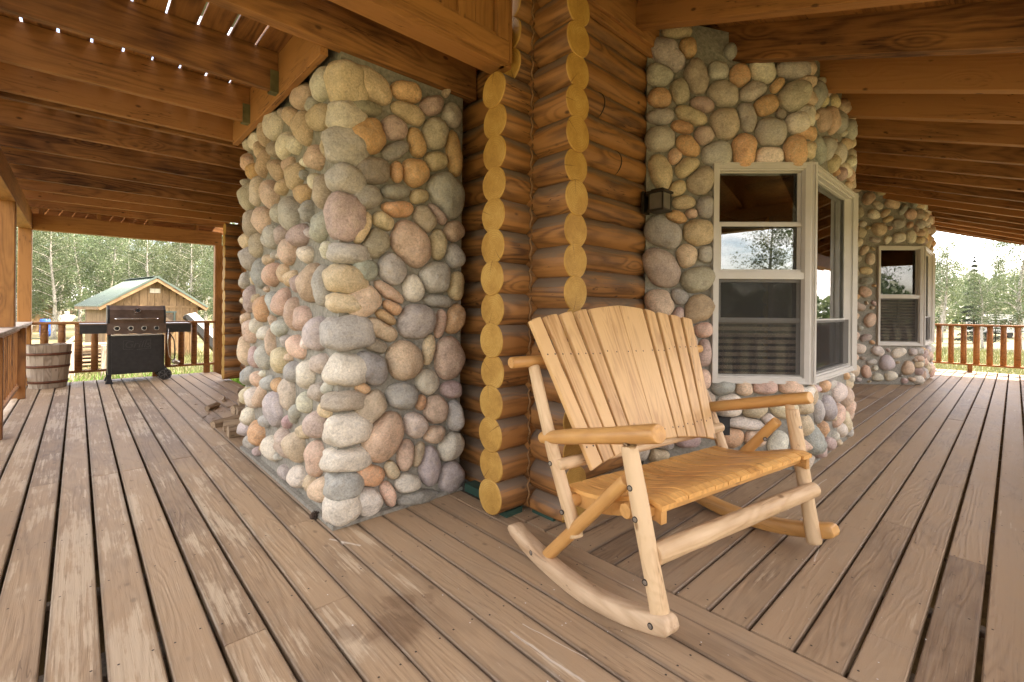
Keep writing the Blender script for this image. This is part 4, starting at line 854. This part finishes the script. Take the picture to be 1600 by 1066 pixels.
# ------------------------------------------------------------ half barrel
ba = thing('barrel_planter', 'old grey half barrel with three rusty hoops standing in the left corner', 'barrel', (-.26, 9.26, 0))
ns = 18
for k in range(ns):
    a0, a1 = 2*math.pi*k/ns+.006, 2*math.pi*(k+1)/ns-.006; tz = .60+random.uniform(-.004, .004); V = []
    for z, r_ in ((0, .192), (.12, .206), (.30, .222), (.48, .234), (tz, .241)):
        for a, rr in ((a0, r_), (a1, r_), (a1, r_-.022), (a0, r_-.022)): V.append((rr*math.cos(a), rr*math.sin(a), z))
    Fc = [(4*i+j, 4*i+(j+1) % 4, 4*i+4+(j+1) % 4, 4*i+4+j) for i in range(4) for j in range(4)]+[(3, 2, 1, 0), (16, 17, 18, 19)]
    am = (a0+a1)/2; Ml = frame((0, 0, 1), (-math.sin(am), math.cos(am), 0), (-math.cos(am), -math.sin(am), 0), (-.30+.21*math.cos(am), 9.26+.21*math.sin(am), .3)); Mw = Ml.inverted() @ Matrix.Translation((-.30, 9.26, 0))
    link('stave', mesh('stave', [Mw @ Vector(v) for v in V], Fc), ba, Ml, M_barrel)
for z in (.085, .30, .475):
    rr = .195+.0835*z+.003
    h = MB(); h.lathe([(rr-.003, -.017), (rr+.0035, -.017), (rr+.0055, .017), (rr-.001, .017)], (0, 0, z), 36); h.build('hoop', M_rust, ba, Matrix.Translation((-.30, 9.26, 0)))
h = MB(); h.lathe([(.0, .52), (.213, .52)], n=24); h.build('soil', M_lump, ba, Matrix.Translation((-.30, 9.26, 0)))

# ------------------------------------------------------------ firewood, pine cone, tools
rf_ = random.Random(21)
def split_log(x, y, z, L, r_, yaw, lab):
    V = []; n = 5; off = [rf_.uniform(.75, 1.15) for _ in range(n)]
    for i, l in enumerate((-L/2, -L/6, L/6, L/2)):
        for k in range(n):
            a = 2*math.pi*k/n+.3; q = off[k]*r_*(1+.08*rf_.uniform(-1, 1)); V.append((l+rf_.uniform(-.006, .006), q*math.cos(a), max(-r_*.8, q*math.sin(a))))
    Fc = [(i*n+k, i*n+(k+1) % n, (i+1)*n+(k+1) % n, (i+1)*n+k)[::-1] for i in range(3) for k in range(n)]+[tuple(range(n)), tuple(range(3*n, 4*n))[::-1]]
    o = link('firewood', mesh('firewood', V, Fc), None, Matrix.Translation((x, y, z+r_*.8)) @ Matrix.Rotation(yaw, 4, 'Z') @ Matrix.Rotation(rf_.uniform(-.03, .03), 4, 'Y'), M_fire); tag(o, lab, 'firewood', 'split firewood beside the chimney')
FW = [(1.22, 4.72, 0, .50, .060, .10, 'thick split log on the deck nearest the chimney stones'), (1.20, 4.93, 0, .42, .052, -.2, 'second split log lying beside the nearest one'), (1.42, 4.82, .098, .55, .058, .15, 'split log laid across the top of the near pair'),
      (1.12, 5.25, 0, .36, .045, .35, 'short flat billet poking out from the near pile'), (1.46, 5.55, 0, .45, .055, -.1, 'split log at the bottom of the rear heap'), (1.43, 5.74, 0, .42, .05, .2, 'split log behind the bottom one of the rear heap'), (1.50, 5.66, .09, .46, .052, .05, 'split log resting on the rear heap'), (1.50, 5.80, .165, .40, .045, -.25, 'topmost split log of the rear heap'), (1.12, 6.15, 0, .22, .03, .9, 'small bark slab lying apart behind the piles'), (1.32, 6.6, 0, .16, .018, 1.3, 'thin splinter of wood farthest along the deck')]
for a in FW: split_log(*a)
mb = MB(); r0 = random.Random(4)
for _ in range(40):
    x, y = r0.gauss(1.15, .22), r0.gauss(5.6, .7)
    if x > 1.8: continue
    s_ = r0.uniform(.006, .02); a = r0.uniform(0, 3); mb.tube([(x, y, .004), (x+s_*2*math.cos(a), y+s_*2*math.sin(a), .005)], s_*.25, 4)
tag(mb.build('wood_chips', M_fire), 'bark crumbs and chips scattered round the firewood', kind='stuff')
mb = MB(); mb.tube([(1.50, 6.35, .0), (1.56, 6.35, .40), (1.60, 6.35, .62)], .011, 7); mb.box(1.46, 1.54, 6.33, 6.37, 0, .10)
tag(mb.build('hearth_poker', M_plastic), 'thin black iron tool leaning upright by the firewood', 'fire tool')
cone = MB()
for i in range(8):
    for k in range(8):
        a = k*.785+i*.4; r_ = .022*math.sin(.5+i*.33); z = .006+.006*i
        c_, s_ = math.cos(a), math.sin(a); cone.add([(r_*c_*.3, r_*s_*.3, z), (r_*c_-s_*.006, r_*s_+c_*.006, z+.002), (r_*c_*1.25, r_*s_*1.25, z+.007), (r_*c_+s_*.006, r_*s_-c_*.006, z+.002)], [(0, 1, 2, 3)])
cone.lathe([(.0, 0), (.014, .01), (.012, .04), (0, .052)], n=8)
tag(cone.build('pine_cone', plain('cone_brown', (.07, .045, .03), .8, var=.4, scale=60), None, Matrix.Translation((.93, 2.60, .004)) @ Matrix.Rotation(1.2, 4, 'Y')), 'small dark pine cone on the deck against the chimney foot', 'pine cone')
# ------------------------------------------------------------ shed
SD = Vector((0, 0, 0)); aR = TH-R(37.7)                 # direction of the shed's gable wall
hx = Vector((math.cos(aR), math.sin(aR), 0)); hy = UP.cross(hx)   # hy: along the ridge, away from the camera
fw = F*18 + RT*(-13.68); MS = frame(hx, hy, UP, Vector((fw.x, fw.y, -.9)))
sh = link('shed', None, None, MS); tag(sh, 'small wooden shed with green metal roof beyond the grill', 'shed')
hw, wall, rz_, ez = 1.42, 1.80, 3.19, 2.06; sl2 = (rz_-ez)/1.70
def sp(name, p0, p1, w_, h_, mat, up): 
    p0, p1 = MS @ Vector(p0), MS @ Vector(p1); return plank(name, p0, p1, w_, h_, mat, sh, up=(MS.to_3x3() @ Vector(up)))
nb = 12; bw = 2*hw/nb
for i in range(nb):
    x = -hw+bw*(i+.5); sp('wall_board', (x, .30, 0), (x, .30, 2.0), bw-.012, .022, M_shed, (0, 1, 0))
    top = rz_-sl2*abs(x)-.12; 
    if top > 2.1: sp('gable_board', (x, .285, 2.075), (x, .285, top), bw-.012, .022, M_shed, (0, 1, 0))
sp('trim_board', (-hw-.01, .275, 2.035), (hw+.01, .275, 2.035), .03, .075, M_shed, (0, 0, 1))
for sx in (-1, 1): sp('corner_board', (sx*(hw+.012), .29, 0), (sx*(hw+.012), .29, 2.05), .06, .06, M_shed, (0, 1, 0))
for sx in (-1, 1):
    for j in range(16): sp('side_board', (sx*hw, .42+.21*j, 0), (sx*hw, .42+.21*j, 2.05), .195, .02, M_shed, (1, 0, 0))
mb = MB(); mb.box(-hw+.02, hw-.02, .33, 3.7, 0, 2.03); mb.add([(-hw+.02, .33, 2.03), (hw-.02, .33, 2.03), (0, .33, 3.0), (-hw+.02, 3.7, 2.03), (hw-.02, 3.7, 2.03), (0, 3.7, 3.0)], [(0, 1, 2), (5, 4, 3)]); mb.build('core_wall', M_shed, sh, MS)
for sx in (-1, 1):
    b_ = MB(); V = [(0, 0, rz_), (sx*1.72, 0, rz_-sl2*1.72), (sx*1.72, 3.98, rz_-sl2*1.72), (0, 3.98, rz_)]
    b_.add(V+[(v[0], v[1], v[2]-.03) for v in V], [(0, 1, 2, 3), (7, 6, 5, 4), (0, 4, 5, 1), (1, 5, 6, 2), (2, 6, 7, 3)] if sx > 0 else [(3, 2, 1, 0), (4, 5, 6, 7), (1, 5, 4, 0), (2, 6, 5, 1), (3, 7, 6, 2)]); b_.build('roof_sheet', M_green, sh, MS)
    b_ = MB()
    for j in range(14): y = .06+.296*j; b_.tube([(0, y, rz_+.004), (sx*1.73, y, rz_-sl2*1.73+.004)], .014, 5)
    b_.build('roof_ribs', M_green, sh, MS)
    sp('fascia_board', (0, -.008, rz_-.10), (sx*1.72, -.008, rz_-.10-sl2*1.72), .03, .15, M_shed, (0, 0, 1))
    sp('eave_trim', (0, -.028, rz_-.005), (sx*1.73, -.028, rz_-.005-sl2*1.73), .02, .07, M_green, (0, 0, 1))
    sp('eave_board', (sx*1.70, 0, rz_-.10-sl2*1.70), (sx*1.70, 3.95, rz_-.10-sl2*1.70), .025, .12, M_shed, (0, 0, 1))
sp('ridge_cap', (0, -.03, rz_+.012), (0, 3.99, rz_+.012), .20, .02, M_green, (0, 0, 1))
b_ = MB(); b_.box(-.15, .15, .25, .27, 2.58, 2.72); b_.box(-.165, .165, .235, .25, 2.565, 2.585); b_.box(-.165, .165, .235, .25, 2.715, 2.735); b_.box(-.165, -.145, .235, .25, 2.585, 2.715); b_.box(.145, .165, .235, .25, 2.585, 2.715); b_.box(-.012, .012, .235, .25, 2.585, 2.715)
b_.build('gable_vent', plain('vent_cream', (.55, .50, .38), .6), sh, MS)
b_ = MB(); b_.box(.30, .62, .26, .285, 1.15, 1.75); b_.build('window', M_glass if False else M_dark, sh, MS)
b_ = MB()
for q in ((.24, .30, 1.1, 1.80), (.62, .68, 1.1, 1.80), (.22, .72, 1.80, 1.86), (.24, .68, 1.06, 1.1)): b_.box(q[0], q[1], .245, .285, q[2], q[3])
b_.build('window_frame', M_green, sh, MS)
# yard things beyond the left railing
def P(px, d, z=-.9):
    u = (px-800)/730; v = F*d+RT*(u*d); return Vector((v.x, v.y, gz(v.x, v.y) if z is None else z))
def lumber(px, d, n_, lab):
    t0 = P(px, d); r_ = thing('lumber_stack', lab, 'lumber stack', t0); rr = random.Random(px)
    for i in range(n_):
        for j in range(4):
            a = rr.uniform(-.12, .12); c = t0+Vector((rr.uniform(-.08, .08)+hx.x*0, j*.24-.4+rr.uniform(-.03, .03), .06+i*.115)); dd = Vector((math.cos(aR+a), math.sin(aR+a), rr.uniform(-.02, .02)))*rr.uniform(.7, 1.05)
            plank('board', c-dd, c+dd, .17, .045, M_fire, r_)
    return r_
lumber(150, 14.5, 8, 'weathered grey lumber stack in the yard left of the shed')
for i, (px, d, h_, lab) in enumerate(((111, 12.5, 1.05, 'pale upright post in the yard behind the barrel'), (165, 13.0, .95, 'pale wooden post standing just left of the grill cabinet'))):
    c = P(px, d); o = plank('yard_post', c, c+UP*h_, .17, .17, M_barrel, None, up=(0, 1, 0), ch=.02); tag(o, lab, 'post')
mb = MB(); c = P(88, 14); mb.tube([c+Vector((-.5, -.3, .1)), c+Vector((.5, .5, 1.15))], [.06, .045], 8); tag(mb.build('fallen_pole', M_barrel), 'grey pole leaning across the yard behind the barrel', 'pole')
c = P(71, 30, None); mb = MB(); mb.lathe([(0, 0), (.25, 0), (.27, .3), (.25, .6), (.27, .9), (.25, 1.1), (.2, 1.13), (0, 1.13)], n=20); tag(mb.build('blue_drum', M_blue, None, Matrix.Translation(c)), 'bright blue plastic drum far off under the aspens at left', 'drum')
def vehicle(px, d, yaw, lab, L=3.6, H=1.5, mat=M_white):
    c = P(px, d, None); M = Matrix.Translation(c) @ Matrix.Rotation(yaw, 4, 'Z'); r_ = link('parked_trailer', None, None, M); tag(r_, lab, 'trailer')
    b_ = MB(); pl_ = [(-L/2, .45), (L/2, .45), (L/2+.25, .9), (L/2, .45+H), (-L/2+.3, .45+H), (-L/2, .3+H)]; b_.prism(pl_, -.95, .95); b_.build('body', mat, r_, M)
    for x in (-.9, 0, .9): b_ = MB(); b_.box(x-.25, x+.25, -.965, -.94, 1.1, 1.5); b_.build('window', M_dark, r_, M)
    for y in (-.85, .7): b_ = MB(); b_.tube([(0, y, .33), (0, y+.2, .33)], .33, 16); b_.build('wheel', M_plastic, r_, M)
vehicle(92, 46, aR, 'white trailer half hidden under the aspens behind the barrel', 1.6, .9)
vehicle(1560, 40, TH-R(80), 'white camper trailer parked among the trees beyond the right railing', 4.2, 1.5)
c = P(44, 36, None); cbn = link('far_cabin', None, None, Matrix.Translation(c) @ Matrix.Rotation(aR, 4, 'Z')); tag(cbn, 'far orange-brown cabin corner showing behind the trees at left', 'cabin')
b_ = MB(); b_.box(-1.6, 1.6, -1, 1, 0, 1.9); b_.build('wall', M_shed, cbn, cbn.matrix_basis.copy()); b_ = MB(); b_.prism([(-1.9, 1.8), (1.9, 1.8), (0, 2.9)], -1.2, 1.2); b_.build('roof', M_dark, cbn, cbn.matrix_basis.copy()); b_ = MB(); b_.box(-.9, -.2, -1.03, -1.0, .2, 1.7); b_.build('door', M_dark, cbn, cbn.matrix_basis.copy())
# tipped metal panels right of the shed
c = P(330, 19); b_ = MB(); b_.add([(-.85, 0, 1.75), (-.55, 0, 1.82), (.95, .1, .25), (.7, .1, .1), (-.85, .35, 1.7), (-.55, .35, 1.77), (.95, .45, .2), (.7, .45, .05)], [(0, 3, 2, 1), (4, 5, 6, 7), (0, 1, 5, 4), (1, 2, 6, 5), (2, 3, 7, 6), (3, 0, 4, 7)])
b_.add([(-.9, -.02, 1.62), (-.82, -.02, 1.75), (.72, .08, .1), (.35, .06, .0), (-.9, .3, 1.6), (-.82, .3, 1.73), (.72, .4, .08), (.35, .38, -.02)], [(0, 3, 2, 1), (4, 5, 6, 7), (0, 1, 5, 4), (1, 2, 6, 5), (2, 3, 7, 6), (3, 0, 4, 7)], 1)
tag(b_.build('tilted_slide', [M_white, M_plastic], None, Matrix.Translation(c) @ Matrix.Rotation(aR, 4, 'Z')), 'white and black slanting panel leaning beside the shed wall', 'panel')
# ------------------------------------------------------------ trees
def leafmat(name, c0, c1, tr=.35):
    m = bpy.data.materials.new(name); m.use_nodes = True; t = m.node_tree; t.nodes.clear()
    geo = N(t, 'NewGeometry'); r_ = math_(t, 'ADD', geo.outputs['Random Per Island'], 0)
    c = ramp(t, r_, [(0, c0), (.6, tuple((a+b)/2 for a, b in zip(c0, c1))), (1, c1)])
    oi = N(t, 'ObjectInfo'); h = N(t, 'HueSaturation', {'Hue': math_(t, 'MULTIPLY_ADD', oi.outputs['Random'], .04, .48), 'Value': math_(t, 'MULTIPLY_ADD', oi.outputs['Random'], .4, .8), 'Color': c})
    d = N(t, 'BsdfPrincipled', {'Base Color': h.outputs[0], 'Roughness': .45, 'Specular IOR Level': .35}); tl = N(t, 'BsdfTranslucent', {'Color': h.outputs[0]})
    mx = N(t, 'MixShader', {0: tr, 1: d.outputs[0], 2: tl.outputs[0]}); N(t, 'OutputMaterial', {'Surface': mx.outputs[0]}); return m
M_leaf = leafmat('aspen_leaf', (.05, .078, .030), (.15, .185, .095))
M_needle = leafmat('needle', (.012, .022, .013), (.035, .05, .026), .15)
M_gleaf = leafmat('weed_leaf', (.06, .13, .012), (.13, .22, .025))
M_dry = leafmat('dry_grass', (.09, .11, .035), (.20, .20, .08))
def barkm():
    m, t, b = newmat('aspen_bark'); tc = N(t, 'TexCoord'); mp = N(t, 'Mapping', {'Vector': tc.outputs['Object'], 'Scale': (3, 3, 1.2)})
    n = N(t, 'TexNoise', {'Vector': mp.outputs[0], 'Scale': 6, 'Detail': 6, 'Roughness': .7}); c = ramp(t, n.outputs[0], [(.36, (.05, .045, .04)), (.46, (.32, .295, .245)), (.7, (.46, .43, .37))])
    t.links.new(c, b.inputs['Base Color']); b.inputs['Roughness'].default_value = .8; return m
M_bark = barkm(); M_brown = plain('spruce_bark', (.10, .07, .05), .9, var=.3)
def leafquads(C_, sz, rg, flat=.6):
    n = len(C_); a = rg.normal(size=(n, 3)); a /= np.linalg.norm(a, axis=1)[:, None]; b = rg.normal(size=(n, 3)); b -= a*(a*b).sum(1)[:, None]; b /= np.linalg.norm(b, axis=1)[:, None]
    s = sz*rg.uniform(.6, 1.3, (n, 1)); a, b = a*s, b*s*flat
    V = np.stack([C_-a, C_-b*.9, C_+a, C_+b*.9], 1).reshape(-1, 3); return V
def quadmesh(name, V):
    n = len(V)//4; me = bpy.data.meshes.new(name); me.vertices.add(len(V)); me.vertices.foreach_set('co', V.astype(np.float32).ravel()); me.loops.add(len(V)); me.loops.foreach_set('vertex_index', np.arange(len(V), dtype=np.int32))
    me.polygons.add(n); me.polygons.foreach_set('loop_start', np.arange(0, len(V), 4, dtype=np.int32)); me.polygons.foreach_set('loop_total', np.full(n, 4, np.int32)); me.update(calc_edges=True); return me
def aspen(seed, H, lo, wide, nleaf, sz, bare=0):
    rg = np.random.default_rng(seed); r_ = random.Random(seed); tb = MB(); lean = (r_.uniform(-.05, .05), r_.uniform(-.05, .05))
    ax = lambda z: Vector((lean[0]*z+.08*math.sin(z*.9+seed), lean[1]*z+.08*math.cos(z*.7+seed), z))
    tb.tube([ax(H*k/10) for k in range(11)], [max(.012, .017*H*(1-k/10.3)**.8) for k in range(11)], 8)
    cl = []
    nb_ = 34
    for k in range(nb_):
        f = lo+(1-lo)*(k+.5)/nb_; z = H*f; a = r_.uniform(0, 6.28); L = wide*H*(.25+.75*math.sin(math.pi*min(1, (1-f)*.95+.12))**.8)*r_.uniform(.55, 1.1)
        p0 = ax(z); p1 = p0+Vector((math.cos(a)*L*.5, math.sin(a)*L*.5, L*.25)); p2 = p0+Vector((math.cos(a)*L, math.sin(a)*L, L*.35+r_.uniform(-.1, .2)*L)); rr = .006*H*(1-f)+.008
        tb.tube([p0, p1, p2], [rr, rr*.6, .004], 5)
        for q in range(4):
            t_ = r_.uniform(.35, 1.05); c = p0.lerp(p2, t_)+Vector((r_.gauss(0, 1), r_.gauss(0, 1), r_.gauss(0, .7)))*L*.18
            cl.append((c, (.16+.2*r_.random())*L+.12))
    for k in range(6 if not bare else 14):
        z = H*lo*r_.uniform(.25, 1); a = r_.uniform(0, 6.28); L = r_.uniform(.3, .9); p0 = ax(z); tb.tube([p0, p0+Vector((math.cos(a)*L, math.sin(a)*L, r_.uniform(-.1, .3)*L))], [.015, .004], 4)
    w_ = np.array([c[1]**1.7 for c in cl]); w_ /= w_.sum(); idx = rg.choice(len(cl), nleaf, p=w_)
    C_ = np.array([[*cl[i][0]] for i in idx]); s_ = np.array([cl[i][1] for i in idx]); d = rg.normal(size=(nleaf, 3)); d /= np.linalg.norm(d, axis=1)[:, None]; C_ = C_+d*(s_*rg.uniform(.25, 1, nleaf)**.5)[:, None]
    return mesh('trunk', tb.V, tb.F, tb.sm), quadmesh('crown', leafquads(C_, sz, rg))
def spruce(seed, H, sz, nl=9000):
    rg = np.random.default_rng(seed); tb = MB(); tb.tube([(0, 0, 0), (0, 0, H)], [.012*H, .01], 7); f = rg.uniform(0, 1, nl)**1.35; z = H*(.08+.92*f); lay = np.round(z*2.2)/2.2; z = z*.35+lay*.65
    Rm = H*.19*(1-f)+.05; r_ = Rm*np.sqrt(rg.uniform(.02, 1, nl))*(.75+.25*np.sin(lay*37)); a = rg.uniform(0, 6.28, nl); a = np.round(a*2.2+lay*1.7)/2.2+rg.normal(0, .13, nl)
    C_ = np.stack([r_*np.cos(a), r_*np.sin(a), z-r_*.35], 1); return mesh('trunk', tb.V, tb.F, tb.sm), quadmesh('crown', leafquads(C_, sz, rg, .3))
AS = [aspen(1, 9, .28, .20, 9000, .062), aspen(2, 9, .18, .24, 11000, .060), aspen(3, 9, .40, .17, 7000, .062), aspen(4, 9, .12, .27, 12000, .060), aspen(6, 9, .34, .22, 8000, .064, 1)]
for tr_, cr_ in AS: tr_.materials.append(M_bark); cr_.materials.append(M_leaf)
SP = [spruce(11, 9, .11), spruce(12, 9, .10)]
for tr_, cr_ in SP: tr_.materials.append(M_brown); cr_.materials.append(M_needle)
def tree(kind, v, x, y, s, yaw, lab, grp, name=None, z=None):
    tr_, cr_ = (AS if kind == 'a' else SP)[v]; M = Matrix.Translation((x, y, (gz(x, y) if z is None else z)-.05)) @ Matrix.Rotation(yaw, 4, 'Z') @ Matrix.Scale(s, 4)
    r_ = link('aspen_tree' if kind == 'a' else 'spruce_tree', None, None, M); tag(r_, lab, 'tree', grp); link('trunk', tr_, r_, M); link('crown', cr_, r_, M)
rt = random.Random(77)
ORD = 'first,second,third,fourth,fifth,sixth,seventh,eighth,ninth,tenth,eleventh,twelfth,thirteenth,fourteenth,fifteenth'.split(',')
def wedge(px0, px1, n_, d0, d1, s0, s1, lab, grp, vs=(0, 1, 2, 3, 4)):
    for i in range(n_):
        px = px0+(px1-px0)*(i+rt.uniform(.1, .9))/n_; d = rt.uniform(d0, d1); c = P(px, d); tree('a', rt.choice(vs), c.x, c.y, rt.uniform(s0, s1), rt.uniform(0, 6.3), lab+', '+ORD[i]+' from the left', grp)
wedge(-120, 400, 13, 27, 33, .62, .85, 'leafy aspen, front row beyond the left railing', 'front aspens beyond the left railing', (1, 3, 3, 1))
wedge(-140, 420, 15, 36, 46, .85, 1.15, 'taller aspen, middle row beyond the left railing', 'middle aspens beyond the left railing')
wedge(-160, 430, 14, 50, 70, 1.2, 1.6, 'distant aspen, back row beyond the left railing', 'back aspens beyond the left railing')
wedge(1395, 1700, 6, 36, 44, .55, .72, 'small leafy aspen, near row beyond the right railing', 'low aspens beyond the right railing', (1, 3))
wedge(1390, 1720, 9, 50, 64, .72, .98, 'distant aspen, back row beyond the right railing', 'back aspens beyond the right railing')
c = P(1590, 27); tree('a', 3, c.x, c.y, .86, 1.0, 'big near aspen overhanging the right picture edge beyond the railing', None)
c = P(1472, 34); tree('a', 0, c.x, c.y, .80, 2.0, 'tall loose aspen just right of the far stone bay', None)
c = P(1537, 27.5); tree('a', 4, c.x, c.y, .50, .4, 'pale bare-stemmed aspen standing before the dark spruce', None)
c = P(1522, 33); tree('s', 0, c.x, c.y, .68, .5, 'dark pointed spruce rising above the aspens beyond the right railing', None)
c = P(1556, 35); tree('s', 1, c.x, c.y, .42, 1.5, 'shorter dark spruce beside the pointed one', None)
for i in range(20):      # trees behind the camera, mirrored in the windows
    a = R(150+i*9.5+rt.uniform(-3, 3)); d = rt.uniform(20, 34); tree('a', rt.choice((0, 2, 4, 2)), d*math.cos(a)+2, d*math.sin(a), rt.uniform(.8, 1.15), rt.uniform(0, 6.3), 'aspen in the yard behind the camera, mirrored in the bay windows', 'aspens behind the camera')
# far wood as one mass
rg = np.random.default_rng(5); n_ = 60000; a = rg.uniform(0, 2*math.pi, n_); d = 84+rg.uniform(0, 26, n_); ca_ = (np.degrees(a-TH)+180) % 360-180
hmax = np.where(np.abs(ca_) > 90, 9.0, np.where(ca_ > 20, 15.0, np.where(ca_ < -35, 7.8, 10.0))); hmax = hmax*(.78+.22*np.sin(a*41)+.12*np.sin(a*97+1)); z = -.9+hmax*rg.uniform(0, 1, n_)**.8
Cf = np.stack([d*np.cos(a), d*np.sin(a), z], 1); V = leafquads(Cf, .55, rg, .7); fo = link('distant_wood', quadmesh('distant_wood', V), None, Matrix(), M_leaf); tag(fo, 'far aspen wood closing the view as one green mass', kind='stuff')
# grass and weeds
def tufts(name, n_, region, h0, h1, wd, mat, lab, seed):
    rg = np.random.default_rng(seed); x, y = region(rg, n_); g = np.array([gz(a, b) for a, b in zip(x, y)]); h = rg.uniform(h0, h1, n_); an = rg.uniform(0, 6.28, n_); ln = rg.normal(0, .35, (n_, 2))*h[:, None]
    dx, dy = np.cos(an)*wd, np.sin(an)*wd; B0 = np.stack([x-dx, y-dy, g], 1); B1 = np.stack([x+dx, y+dy, g], 1); T1 = np.stack([x+ln[:, 0]+dx*.2, y+ln[:, 1]+dy*.2, g+h], 1); T0 = np.stack([x+ln[:, 0]-dx*.2, y+ln[:, 1]-dy*.2, g+h], 1)
    V = np.stack([B0, B1, T1, T0], 1).reshape(-1, 3); o = link(name, quadmesh(name, V), None, Matrix(), mat); tag(o, lab, kind='stuff')
tufts('meadow_grass', 26000, lambda rg, n: (rg.uniform(-11, 4, n), 9.9+14*rg.uniform(0, 1, n)**1.5), .12, .38, .012, M_dry, 'dry mixed meadow grass beyond the left railing', 1)
tufts('meadow_grass', 26000, lambda rg, n: (13.4+22*rg.uniform(0, 1, n)**1.4, rg.uniform(-5, 6, n)), .10, .32, .014, M_dry, 'dry mixed meadow grass beyond the right railing', 2)
tufts('green_weeds', 9000, lambda rg, n: (rg.normal(1.0, 1.1, n), 10.0+np.abs(rg.normal(0, .9, n))), .25, .75, .022, M_gleaf, 'bright green weeds growing up at the left deck end', 3)
tufts('green_weeds', 5000, lambda rg, n: (13.4+np.abs(rg.normal(0, 1.2, n)), rg.uniform(-1.5, 2, n)), .15, .55, .02, M_gleaf, 'bright green weeds along the right deck end', 4)
